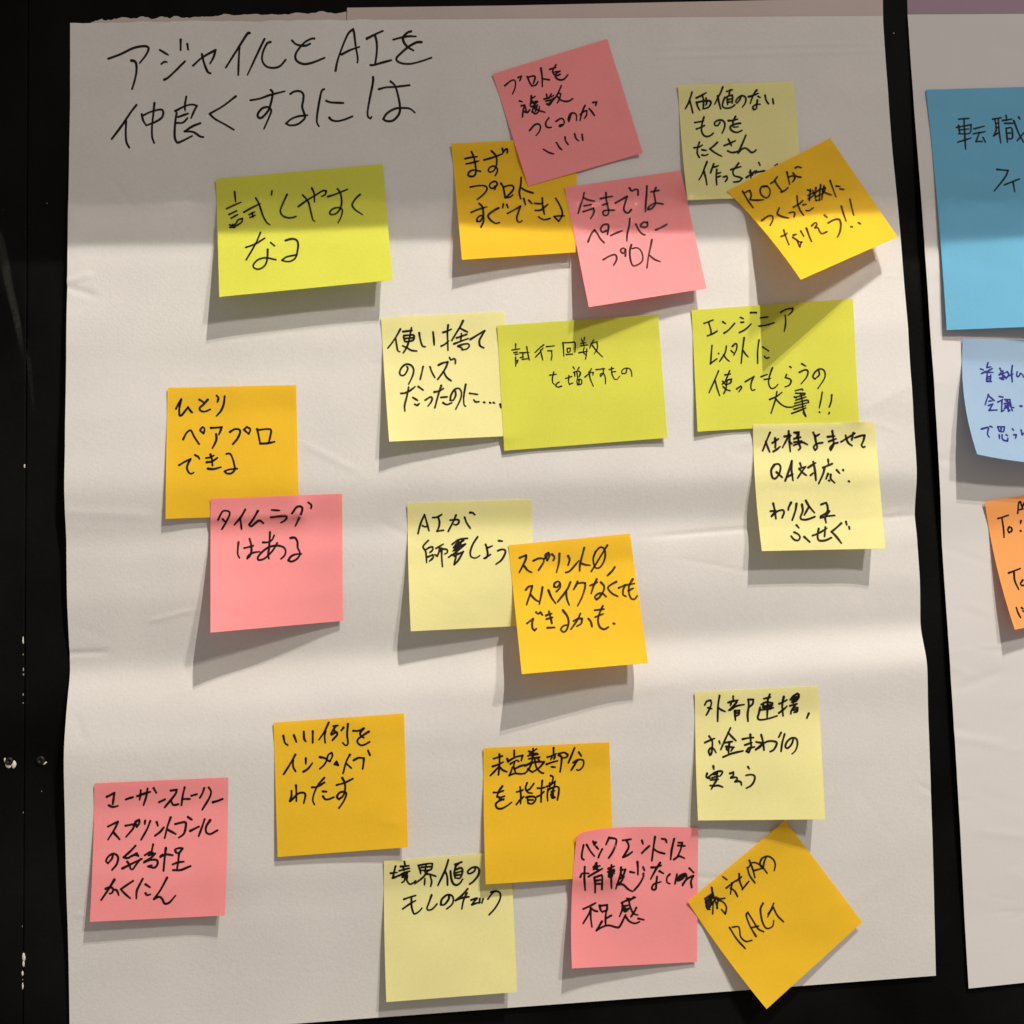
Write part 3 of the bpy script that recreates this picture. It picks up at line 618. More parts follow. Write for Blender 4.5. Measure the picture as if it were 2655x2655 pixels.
475,210 475,280 / 392,310 405,350 / 400,340 490,290 575,270 560,330 / 430,370 500,330 530,340 / 480,345 470,400 490,470 / 480,430 540,400 600,380 / 455,410 430,480 415,510 480,485 560,490 600,480
650,220 690,225 745,190 / 660,250 750,245 / 700,190 700,290 / 640,275 760,255 / 650,310 780,290 / 690,290 680,350 600,390 / 600,395 720,350 835,345 / 690,350 650,430 600,490 / 640,430 690,470 / 720,320 740,410 790,470 825,480 / 830,350 770,420 690,470 / 760,310 775,330
945,180 945,250 / 870,290 920,275 975,250 / 925,290 910,320 / 960,280 950,310 / 860,375 930,350 990,335 / 920,405 965,410 / 1005,265 1040,290 1035,380 1022,465 / 1005,250 1070,235 1115,260 1100,290 1050,300
1195,180 1150,290 1120,360 / 1245,230 1275,275 / 1180,355 1240,320 1300,330 1295,400 1250,445 1220,440 / 1230,330 1190,390 1155,445
230,712 290,710 345,690 / 335,635 290,700 270,760 310,770 360,755 / 350,790 290,815 255,850 270,895 320,905 390,870 445,828 / 300,790 350,800
505,705 560,690 580,680 / 545,645 555,750 550,845 / 500,855 545,800 590,760 / 630,595 610,660 640,710 690,720 / 710,605 660,670 620,690 / 620,770 660,760 720,765 730,800 690,845 640,840 / 635,790 640,840 / 640,800 700,800
755,660 800,660 840,650 / 810,570 800,680 795,825 / 750,760 790,740 830,700 / 910,510 940,530 925,600 / 865,640 910,620 965,580 / 900,600 900,650 / 960,580 955,650 / 880,670 870,740 875,810 / 880,680 950,645 1005,650 1005,720 990,800 / 920,700 960,690 / 940,660 940,760 / 915,740 960,770 930,780 / 925,700 920,770
= cream_external 1780 1760 2170 5.2
C 108,165 1690,92 1782,1805 148,1820
235,335 260,290 310,275 320,320 290,400 255,465 / 275,370 325,385
425,215 405,350 400,545 / 415,375 450,400 498,420
600,225 600,290 / 535,305 580,290 660,275 / 575,310 565,340 / 645,300 590,360 540,405 / 560,400 640,350 740,330 / 620,410 625,480 628,530 / 620,410 680,405 670,460 630,480 / 630,440 670,435
795,270 800,350 785,450 790,545 / 790,265 860,265 850,320 810,360
995,255 1080,235 / 1070,200 1050,260 / 960,330 1020,300 1105,310 1090,350 980,375 / 985,330 1000,380 / 980,355 1090,335 / 945,400 1050,390 1115,370 / 1045,260 1040,400 1035,500 / 945,370 930,440 915,500 940,525 1010,520 1090,500 1165,475
1190,320 1240,300 1290,270 / 1250,230 1230,330 1240,475 / 1185,440 1250,390 1290,350 / 1425,190 1370,220 1330,270 / 1440,200 1440,240 1400,290 1350,300 / 1360,240 1440,230 / 1350,270 1420,260 / 1380,250 1370,310 / 1330,345 1420,320 / 1400,330 1350,400 1340,450 / 1370,370 1430,370 1420,420 1380,430 / 1360,400 1420,400
1570,445 1545,505
235,820 300,790 362,765 / 290,735 330,800 330,880 320,960 300,980 285,930 310,890 350,900 380,950 / 420,800 430,835
565,630 510,750 440,910 / 535,690 580,740 635,795 / 495,820 590,805 / 510,870 610,880 / 550,820 540,950 / 515,900 530,920 / 470,1005 580,960 725,925 / 600,880 570,930
720,775 790,760 860,755 / 750,850 840,820 / 820,715 825,800 830,870 800,945 770,930 800,890 875,875
895,810 950,820 990,820 / 960,720 985,820 995,915 / 985,830 940,880 890,905 / 890,910 970,840 1060,800 1150,810 1155,850 1120,910 1075,935
1215,690 1185,750 / 1260,710 1230,820 1215,930
1370,780 1350,840 1300,890 1270,870 1290,810 1350,760 1410,770 1425,840 1400,920 1355,965
345,1120 350,1160 / 265,1215 255,1260 300,1280 / 270,1270 370,1200 450,1185 460,1210 430,1250 / 350,1230 400,1215 / 330,1270 410,1250 / 310,1300 410,1290 / 390,1220 390,1290 350,1360 320,1415 / 305,1370 360,1375 410,1370 465,1390
560,1215 600,1200 600,1240 570,1270 640,1265 650,1290 625,1320 670,1315 700,1330 705,1365
790,1130 805,1155 / 765,1240 830,1230 875,1250 870,1310 830,1370 768,1405
= cream_boundary 980 2200 1400 5.0
C 70,150 1585,30 1660,1712 100,1832
150,295 230,285 / 210,210 190,290 180,350 / 175,350 210,340 245,320 / 315,155 325,200 / 270,215 370,205 / 255,265 310,250 375,235 / 300,220 310,260 / 250,325 310,290 380,270 / 290,300 350,285 340,330 290,340 290,310 / 300,320 340,310 / 330,340 310,390 285,405 / 350,330 345,380 380,425 420,410 450,385
480,200 500,250 510,300 / 490,200 600,180 650,180 640,240 600,260 520,260 / 520,225 630,215 / 575,190 560,280 / 600,260 540,340 440,420 / 570,300 630,310 690,330 / 560,360 555,435 / 625,330 640,390 630,450
840,135 800,260 715,440 / 800,270 825,330 830,435 / 920,190 1000,160 / 960,180 925,220 / 925,210 910,290 920,350 / 930,250 990,230 1010,270 980,350 920,350 / 930,290 1000,270 / 930,320 990,310 / 865,270 875,360 900,420 940,435 980,410 1010,365
1160,235 1150,270 1090,300 1070,275 1110,235 1170,220 1205,250 1195,320 1140,390 1092,425
310,605 380,580 450,560 / 295,720 380,660 450,620 / 400,590 400,680 420,760 440,780 490,750 525,710
640,555 610,640 585,710 600,735 650,720 705,660
850,560 840,610 790,670 750,670 760,610 820,555 880,560 900,610 880,670 820,720
1070,480 1000,560 925,620 1000,590 1085,575 / 1060,530 1020,620 1000,720
1110,615 1180,590 / 1180,595 1140,640 1120,670 1180,650 1220,640 / 1215,600 1210,650 / 1255,600 1240,650
1385,510 1350,550 1310,605 / 1350,520 1420,510 1460,540 1450,620 1390,720 1325,790
= pink_backend 1450 2130 1850 5.2
C 220,190 1740,78 1725,1758 160,1840
305,295 285,400 285,460 310,478 / 345,290 390,370 440,432 / 425,250 440,290 460,260 430,265 / 460,310 490,345 / 540,345 510,400 490,452
625,200 585,290 / 640,205 710,220 710,280 670,380 620,455
795,235 850,230 900,220 / 845,240 870,320 800,445 / 800,445 860,420 915,380
1035,235 1050,280 / 1035,395 1080,350 1130,305
1200,190 1180,330 1160,490 / 1185,345 1240,380 1320,402 / 1285,215 1330,225 1345,262
1440,215 1410,350 1395,475 / 1490,265 1540,265 / 1485,300 1575,305 / 1540,265 1520,350 1480,440 1435,475 1500,435 1570,460
265,695 290,650 370,650 / 320,565 315,700 325,860 / 470,515 470,600 / 430,570 510,555 / 430,600 480,570 / 365,690 450,640 540,590 / 460,520 440,580 490,600 / 440,700 450,800 450,890 / 440,700 530,670 540,700 535,850 / 460,740 520,730 / 460,780 520,780
655,545 650,640 655,835 / 615,590 690,560 / 610,630 690,600 / 620,690 690,650 / 640,590 620,670 690,620 640,700 / 640,630 660,690 680,620 / 775,575 770,650 710,840 / 770,610 830,600 800,680 760,720 / 770,660 800,690 / 735,790 800,790 860,845 915,875 / 810,690 770,760 720,790
890,630 940,640 / 980,505 985,580 985,665 / 1050,570 1068,615 / 1055,650 1050,700 1000,790 935,865
1155,575 1220,570 1275,550 / 1265,515 1210,600 1145,720 / 1255,620 1305,650 / 1225,690 1215,780 1210,840 1180,855 1160,830 1190,780 1275,755
1385,660 1350,700 1350,760 1385,778 / 1475,660 1450,780
1570,680 1540,720 1490,740 1500,690 1560,655 1590,660 1590,720 1545,800 / 1490,720 1570,670 / 1630,585 1685,640 / 1670,680 1600,720 1545,780 / 1680,680 1650,750 1660,825
300,1095 380,1060 455,1020 / 400,1090 370,1160 300,1275 / 395,1080 395,1200 410,1320 / 405,1090 440,1115 480,1125
505,1050 520,1110 545,1135 / 515,1055 600,1045 595,1110 550,1125 / 590,1110 580,1200 580,1280 / 590,1210 655,1175 / 535,1250 500,1310 465,1365 540,1320 620,1300 720,1325 760,1310 830,1170
850,965 900,970 955,950 / 935,945 880,990 / 780,1020 840,990 900,980 / 790,1010 790,1100 755,1190 / 810,1060 860,1050 / 810,1100 870,1090 830,1130 800,1110 / 820,1070 820,1120 / 870,980 890,1070 930,1150 985,1170 / 965,1080 940,1130 900,1190 / 830,1190 880,1250 950,1275 1005,1255 / 990,1215 1060,1230
= orange_rag 1770 2120 2280 4.6
C 48,825 1008,28 1765,1025 825,1880
285,685 300,760 345,890 / 220,795 300,740 / 225,835 260,780 / 230,870 280,760 / 240,890 290,770 270,880 / 250,900 300,820 / 225,800 240,890 270,900 / 260,870 300,840 295,945 / 270,780 350,800 415,790 / 330,780 290,850 / 350,790 335,890 / 350,810 400,830 430,880 420,945 380,900
395,580 435,610 / 430,690 480,650 520,620 / 485,640 470,750 / 470,690 510,720 540,775 / 530,620 580,580 / 555,550 560,620 590,700 / 585,705 650,625
635,490 660,570 710,640 / 645,490 690,440 770,470 830,545 / 655,420 690,510 710,590 / 700,520 790,495
820,385 800,440 790,500 760,460 780,400 840,380 890,410 910,460 900,520
460,1078 530,1190 615,1285 / 490,1075 545,1070 560,1100 570,1170 620,1215 680,1205
720,1165 660,1060 625,960 640,930 690,1010 740,1090 795,1120 / 675,1080 745,1065
790,840 765,900 780,1010 820,1085 880,1070 895,1010 / 895,840 870,900 835,975 / 840,945 890,880 / 890,880 930,960 990,1022
= blue 2355 200 3055 4.2
C 127,90 1880,40 2060,1740 275,1810
360,300 435,295 / 345,360 450,340 440,400 360,405 / 360,345 370,405 / 362,378 435,370 / 355,465 450,435 / 398,298 405,420 410,515 / 470,370 545,350 / 465,405 550,390 / 510,395 485,460 530,460 / 535,430 552,465
605,300 665,290 / 620,300 630,370 612,420 / 645,300 650,380 662,470 / 625,330 645,328 / 628,360 648,360 / 610,420 650,395 / 675,310 740,300 / 700,275 705,310 / 690,330 750,330 / 700,365 710,465 / 705,365 740,365 745,435 712,440 / 712,400 742,400 / 755,310 790,400 825,465 / 825,400 780,455 / 790,285 800,300
635,660 715,668 690,720 615,815 / 690,770 795,728 / 750,750 762,820
= sky 2455 860 2855 4.2
C 205,85 1900,130 1960,1650 380,1535
420,465 460,480 / 435,525 490,495 / 515,390 500,450 550,440 / 500,500 570,460 / 480,510 580,510 / 505,530 500,610 545,620 550,540 / 510,565 548,560 / 510,590 548,590 / 500,620 560,625
665,460 680,500 / 655,540 740,510 / 700,490 700,600 / 670,520 730,560 / 660,580 740,570 / 680,590 710,600 / 755,500 775,540 740,590 / 760,560 830,530 / 820,425 810,520 820,630 / 880,500 875,555 900,560 920,520 950,540 960,570
520,785 480,915 / 520,800 595,865 / 530,870 565,865 / 520,925 575,905 530,985 630,980 / 655,810 705,820 / 640,880 700,850 / 690,870 685,1000 720,980
725,850 790,850 / 740,870 790,890 / 720,900 800,900 / 730,930 810,920 / 760,850 770,1000 / 740,940 790,990 / 790,850 800,940 840,950 / 720,960 770,940 / 810,970 825,990 / 915,930 940,930 930,940
435,1218 500,1200 520,1205 510,1280 530,1320 / 540,1185 570,1195
635,1190 660,1250 / 640,1190 720,1190 710,1250 660,1250 / 680,1200 680,1250 / 655,1290 660,1340 / 690,1290 700,1350 760,1370 765,1330 / 740,1290 760,1300 / 820,1215 835,1235 / 840,1290 870,1290 860,1335 / 930,1230 945,1290 965,1270
= orange_to 2505 1260 2945 4.4
C 212,182 1600,-60 1930,1400 555,1635
588,310 600,190 620,180 640,250 660,190 / 600,270 650,260
362,370 430,350 480,332 / 408,365 425,480 432,585 / 490,465 475,500 490,530 520,510 515,475 485,465 / 625,395 620,425 / 620,510 625,515
485,990 550,965 615,940 / 545,985 555,1080 600,1178 / 645,1070 620,1110 640,1135 670,1120
572,1385 590,1440 620,1498 / 630,1385 650,1400 / 645,1420 660,1430
'''


# ------------------------------------------------------------------ the wall behind
def wall_mat():
    m, N, L = new_mat('black_painted_board')
    out = N.new('ShaderNodeOutputMaterial')
    tc = N.new('ShaderNodeTexCoord')
    n1 = N.new('ShaderNodeTexNoise'); n1.inputs['Scale'].default_value = 260; n1.inputs['Detail'].default_value = 6; n1.inputs['Roughness'].default_value = .6
    n2 = N.new('ShaderNodeTexNoise'); n2.inputs['Scale'].default_value = 9; n2.inputs['Detail'].default_value = 5
    n3 = N.new('ShaderNodeTexVoronoi'); n3.inputs['Scale'].default_value = 70
    for n in (n1, n2, n3): L.new(tc.outputs['Object'], n.inputs['Vector'])
    cr = N.new('ShaderNodeValToRGB')
    cr.color_ramp.elements[0].color = (0.0010, 0.0010, 0.0010, 1); cr.color_ramp.elements[1].color = (0.0075, 0.0074, 0.0070, 1)
    cr.color_ramp.elements[0].position = .3; cr.color_ramp.elements[1].position = .75
    L.new(n2.outputs['Fac'], cr.inputs[0])
    sp = N.new('ShaderNodeMapRange')                  # sparse pale dust specks
    sp.inputs['From Min'].default_value = .055; sp.inputs['From Max'].default_value = .02
    L.new(n3.outputs['Distance'], sp.inputs['Value'])
    gate = N.new('ShaderNodeMath'); gate.operation = 'GREATER_THAN'; gate.inputs[1].default_value = .62
    L.new(n2.outputs['Fac'], gate.inputs[0])
    sm = N.new('ShaderNodeMath'); sm.operation = 'MULTIPLY'
    L.new(sp.outputs[0], sm.inputs[0]); L.new(gate.outputs[0], sm.inputs[1])
    mc = N.new('ShaderNodeMix'); mc.data_type = 'RGBA'; mc.inputs['B'].default_value = (0.05, 0.05, 0.048, 1)
    L.new(sm.outputs[0], mc.inputs['Factor']); L.new(cr.outputs[0], mc.inputs['A'])
    bp = N.new('ShaderNodeBump'); bp.inputs['Strength'].default_value = .6; bp.inputs['Distance'].default_value = .0006
    L.new(n1.outputs['Fac'], bp.inputs['Height'])
    pb = N.new('ShaderNodeBsdfPrincipled')
    pb.inputs['Roughness'].default_value = .62; pb.inputs['Specular IOR Level'].default_value = .04
    L.new(mc.outputs['Result'], pb.inputs['Base Color']); L.new(bp.outputs[0], pb.inputs['Normal'])
    L.new(pb.outputs[0], out.inputs[0])
    return m


def plain(name, color, rough=.6, spec=.3, metal=0.0):
    m, N, L = new_mat(name)
    out = N.new('ShaderNodeOutputMaterial'); pb = N.new('ShaderNodeBsdfPrincipled')
    tc = N.new('ShaderNodeTexCoord'); n = N.new('ShaderNodeTexNoise'); n.inputs['Scale'].default_value = 420
    L.new(tc.outputs['Object'], n.inputs['Vector'])
    mr = N.new('ShaderNodeMapRange'); mr.inputs['To Min'].default_value = .75; mr.inputs['To Max'].default_value = 1.15
    L.new(n.outputs['Fac'], mr.inputs['Value'])
    mul = N.new('ShaderNodeVectorMath'); mul.operation = 'SCALE'; mul.inputs[0].default_value = color
    L.new(mr.outputs[0], mul.inputs['Scale']); L.new(mul.outputs[0], pb.inputs['Base Color'])
    pb.inputs['Roughness'].default_value = rough; pb.inputs['Specular IOR Level'].default_value = spec; pb.inputs['Metallic'].default_value = metal
    L.new(pb.outputs[0], out.inputs[0])
    return m


WM = wall_mat()
PLASTER = plain('bare_white_plaster', (.66, .60, .54), .8)
SPECK = plain('dusty_bare_edge', (.28, .26, .22), .8)
SCREW = plain('black_painted_screw', (.006, .006, .006), .5, .3)
wall = D.objects.new('wall', None); COL.objects.link(wall); wall['kind'] = 'structure'
sa, sb = unproj(np.array([(73, 0), (59, 2655)], float))


def seam_x(z):
    return sa[0] + (sb[0] - sa[0]) * (z - sa[2]) / (sb[2] - sa[2])


def board(xl, xr, bev_left, bev_right):
    """board with a small rounded arris at the joint; front face at y = 0"""
    Z = np.linspace(-1.2, 1.6, 57)
    prof = []
    b = .0007
    V, F = [], []
    for z in Z:
        x0 = xl if not bev_left else seam_x(z) + .00022
        x1 = xr if not bev_right else seam_x(z) - .00022
        row = [(x0, .018, z), (x0, b if bev_left else 0, z), (x0 + b * .3, b * .3 if bev_left else 0, z), (x0 + b, 0, z),
               (x1 - b, 0, z), (x1 - b * .3, b * .3 if bev_right else 0, z), (x1, b if bev_right else 0, z), (x1, .018, z)]
        V += row
    k = 8
    for j in range(len(Z) - 1):
        for i in range(k - 1):
            a = j * k + i
            F.append((a, a + 1, a + k + 1, a + k))
        F.append((j * k + k - 1, j * k, (j + 1) * k, (j + 1) * k + k - 1))
    F.append(tuple(range(k - 1, -1, -1))); F.append(tuple(range((len(Z) - 1) * k, len(Z) * k)))
    o = mesh_obj('board', V, F, WM, wall, False)
    return o


board(-1.6, 0, False, True)
board(0, 2.2, True, False)


def blob(name, pts, mat, h, parent, base=0.0):
    """small closed flake from an outline in photograph pixels"""
    P = unproj(np.array(pts, float))
    n = len(P)
    c = P.mean(0)
    V = [(p[0], -base, p[2]) for p in P] + [(c[0] + (p[0] - c[0]) * .86, -base - h, c[2] + (p[2] - c[2]) * .86) for p in P] + [(c[0], -base - h, c[2])]
    F = [(i, (i + 1) % n, n + (i + 1) % n, n + i) for i in range(n)] + [(n + i, n + (i + 1) % n, 2 * n) for i in range(n)]
    return mesh_obj(name, V, F, mat, parent)


def k3(pts):
    return [(x / 9.66, 1900 + y / 9.66) for x, y in pts]


for pts in (k3([(125, 765), (160, 785), (205, 800), (250, 790), (275, 830), (268, 868), (220, 890), (170, 872), (140, 830)]),
            k3([(262, 785), (300, 755), (322, 705), (350, 688), (395, 725), (412, 785), (388, 858), (340, 900), (306, 872), (285, 825)]),
            k3([(100, 650), (135, 620), (140, 700), (128, 760), (105, 700)]),
            k3([(1068, 792), (1150, 718), (1180, 735), (1110, 805)])):
    blob('paint_chip', pts, PLASTER, .00035, wall)
r0 = np.random.default_rng(3)
for (x, y, wd, ln) in ((60, 1661, 4.5, 19), (60.5, 1736, 4, 10), (61, 1749, 4, 6), (60, 1801, 3.2, 7), (60, 1823, 3, 4), (61.5, 2482, 9, 24), (61, 2500, 6, 16), (58.5, 2524, 6, 14),
                       (59, 2557, 4.5, 18), (63.5, 1209, 4.5, 10), (60, 1697, 2.5, 5), (59, 2540, 2.2, 4), (60.5, 2107, 2.4, 4), (58, 2402, 2, 4), (108, 2052, 2, 3), (2317, 86, 4, 4), (122, 527, 2.4, 2.4)):
    k = 9
    pts = [(x + wd / 2 * math.cos(t) * (1 + r0.uniform(-.35, .25)), y + ln / 2 * math.sin(t) * (1 + r0.uniform(-.2, .2))) for t in np.linspace(0, 2 * math.pi, k, endpoint=False)]
    blob('paint_chip', pts, PLASTER if wd > 4 else SPECK, .00025, wall)


def screw(cx, cy, r):
    c = unproj(np.array([(cx, cy)], float))[0]; r *= .667 / FOC
    V, F = [], []
    rings = [(1.0, 0.0), (.96, .0007), (.8, .0012), (.35, .0014), (.3, .0006), (0.01, .0006)]
    k = 24
    for rr, hh in rings:
        for i in range(k):
            t = 2 * math.pi * i / k
            V.append((c[0] + r * rr * math.cos(t), -hh, c[2] + r * rr * math.sin(t)))
    for j in range(len(rings) - 1):
        for i in range(k):
            F.append((j * k + i, j * k + (i + 1) % k, (j + 1) * k + (i + 1) % k, (j + 1) * k + i))
    F.append(tuple(range((len(rings) - 1) * k, len(rings) * k)))
    mesh_obj('screw', V, F, SCREW, wall)


screw(24.5, 1973, 10); screw(106, 1971, 11)


def scuff(pts, width, alpha, nw=6, nl=40):
    """chalky rub mark on the black paint"""
    m, N, L = new_mat('chalky_rub')
    out = N.new('ShaderNodeOutputMaterial'); pb = N.new('ShaderNodeBsdfPrincipled'); tp = N.new('ShaderNodeBsdfTransparent'); mx = N.new('ShaderNodeMixShader')
    pb.inputs['Base Color'].default_value = (.030, .031, .028, 1); pb.inputs['Roughness'].default_value = .9; pb.inputs['Specular IOR Level'].default_value = .05
    at = N.new('ShaderNodeAttribute'); at.attribute_name = 'wear'
    tc = N.new('ShaderNodeTexCoord'); n = N.new('ShaderNodeTexNoise'); n.inputs['Scale'].default_value = 350; n.inputs['Detail'].default_value = 5
    L.new(tc.outputs['Object'], n.inputs['Vector'])
    mr = N.new('ShaderNodeMapRange'); mr.inputs['From Min'].default_value = .1; mr.inputs['From Max'].default_value = .75
    L.new(n.outputs['Fac'], mr.inputs['Value'])
    mu = N.new('ShaderNodeMath'); mu.operation = 'MULTIPLY'
    L.new(at.outputs['Fac'], mu.inputs[0]); L.new(mr.outputs[0], mu.inputs[1])
    L.new(mu.outputs[0], mx.inputs[0]); L.new(tp.outputs[0], mx.inputs[1]); L.new(pb.outputs[0], mx.inputs[2]); L.new(mx.outputs[0], out.inputs[0])
    t = np.linspace(0, 1, nl); s = np.linspace(0, 1, len(pts))
    x = np.interp(t, s, [p[0] for p in pts]); y = np.interp(t, s, [p[1] for p in pts]); wd = np.interp(t, np.linspace(0, 1, len(width)), width)
    V, F, A = [], [], []
    for j in range(nl):
        for i in range(nw):
            u = i / (nw - 1) - .5
            p = unproj(np.array([(x[j] + u * wd[j], y[j])]))[0]
            V.append((p[0], -.00005, p[2])); A.append(alpha * (1 - abs(2 * u) ** 3) * sstep(t[j] * 6) * sstep((1 - t[j]) * 4))
    for j in range(nl - 1):
        for i in range(nw - 1):
            a = j * nw + i; F.append((a, a + 1, a + nw + 1, a + nw))
    o = mesh_obj('scuff_mark', V, F, m, wall)
    at = o.data.attributes.new('wear', 'FLOAT', 'POINT'); at.data.foreach_set('value', [float(v) for v in A])


scuff([(-14, 570), (8, 650), (22, 735), (44, 830), (64, 950)], [18, 28, 26, 22, 10], .95)
scuff([(68, 900), (76, 950), (82, 1010), (88, 1075)], [10, 14, 12, 8], .35)
for (x, y) in ((27, 592), (98, 588), (120, 590), (22, 1298), (108, 1302), (76, 884), (112, 900), (116, 2420)):
    scuff([(x - 6, y - 2), (x, y + 2), (x + 7, y)], [6, 7, 5], .45, 4, 8)


# ------------------------------------------------------------------ sticky notes
# key, colour, lift of the corners off the sheet in mm (top left, top right, bottom right, bottom left), edge bows in photo pixels, sheet, label
NOTES = [
    ('green_test', 'green', (0, 0, 15, 16.5), {}, 1, 'large bright lime green landscape note directly below the handwritten heading'),
    ('orange_proto', 'orange', (0, 0, 5, 11), {}, 1, 'amber note whose top right is covered by the tilted pink note'),
    ('pink_tilt', 'pink', (0, 0, 1.2, 1.6), {}, 1, 'tilted salmon pink note in the shade, highest pink note on the sheet'),
    ('cream_value', 'cream', (0, 0, 3, 3.2), {'l': (-3, 0)}, 1, 'pale cream note in the shade, lower right corner covered by the tilted amber note'),
    ('pink_paper', 'pink', (0, 0, 8, 17), {}, 1, 'pink note crossed by the shade line, covering the lower right of an amber note'),
    ('orange_roi', 'orange', (0, 0, 13.5, 38), {'l': (6, -4)}, 1, 'tilted amber note curling far off the sheet, writing ending in two exclamation marks'),
    ('cream_throw', 'cream', (0, 0, 2.5, 11), {'l': (-1, 0)}, 1, 'cream note tucked under the left edge of a lime note, last line ends in dots'),
    ('green_trials', 'green', (0, 0, 2.7, 1.6), {}, 1, 'lime green landscape note with two lines of small thin writing'),
    ('green_engineer', 'green', (0, 0, 1.5, 2), {}, 1, 'lime green landscape note crossed by a long pointed shadow, four lines of writing'),
    ('cream_spec', 'cream', (0, 0, 14, 13), {'l': (-5, 0)}, 1, 'cream note near the right edge, its top stuck over a lime green note'),
    ('orange_pair', 'orange', (0, 0, 2.5, 3), {'l': (-1, 0)}, 1, 'amber note on the far left, its lower right corner covered by a pink note'),
    ('pink_lag', 'pink', (0.3, 0, 1.5, 21), {}, 1, 'pink note stuck over the corner of an amber note, large triangular shadow below'),
    ('cream_ai', 'cream', (0, 0, 4.5, 13), {'l': (-2, 0)}, 1, 'cream note with a scribbled out character, right side covered by a bright amber note'),
    ('orange_sprint', 'orange', (0, 0, 16.5, 26), {}, 1, 'bright yellow amber note stuck over the right side of a cream note'),
    ('pink_story', 'pink', (0, 0, 6.5, 7.4), {'l': (2, 0), 'r': (2, 0)}, 1, 'pink note with four lines of writing, alone in the lower left corner'),
    ('orange_example', 'orange', (0, 0, 4.8, 2.8), {}, 1, 'amber note with three lines, touching no other note, left of the lower middle'),
    ('cream_boundary', 'cream', (0, 0, 8, 8), {'l': (-2, 0)}, 1, 'cream note at the bottom edge of the sheet, mostly blank below two lines'),
    ('orange_undefined', 'orange', (0, 0, 4, 6), {'l': (-2, 0)}, 1, 'amber note with two lines of dense characters, lower right covered by a pink note'),
    ('cream_external', 'cream', (0, 0, 11, 5), {'l': (-2, 0)}, 1, 'cream note with three widely spaced lines, just above the diamond turned amber note'),
    ('pink_backend', 'pink', (4.0, 0, 1.4, 8), {'T': (0, -16), 'l': (-7.5, 0)}, 1, 'pink note with its upper left corner curled forward, between two amber notes'),
    ('orange_rag', 'orange', (0.5, 0, 2.4, 9), {'l': (-4, 3)}, 1, 'amber note turned like a diamond, hanging over the bottom edge of the sheet'),
    ('blue', 'blue', (0, 0, 16, 3), {'l': (4, 0)}, 2, 'big turquoise blue note cut off by the right side of the photo'),
    ('sky', 'sky', (0, 0, 14, 17), {'l': (-16, 0), 'b': (0, 12)}, 2, 'pale blue note with blue pen writing, hanging under the big blue note'),
    ('orange_to', 'apricot', (0, 0, 9, 9), {'l': (-8, 2)}, 2, 'apricot orange note at the right side, two lines starting with To'),
]

ST = {}
cur = None
for l in STROKES.strip().split('\n'):
    if l[0] == '=':
        k, x0, y0, x1, wd = l[1:].split()
        x0, y0, x1, wd = float(x0), float(y0), float(x1), float(wd)
        sc = (x1 - x0) / 1932.0
        ST.setdefault(k, {'w': wd, 'lines': [], 'c': None}); cur = ST[k]
        continue
    f = lambda s: np.array([[float(v) for v in q.split(',')] for q in s.split()]) * sc + (x0, y0)
    if l[0] == 'C':
        cur['c'] = f(l[2:])
    else:
        cur['lines'].append([f(s) for s in l.split('/')])


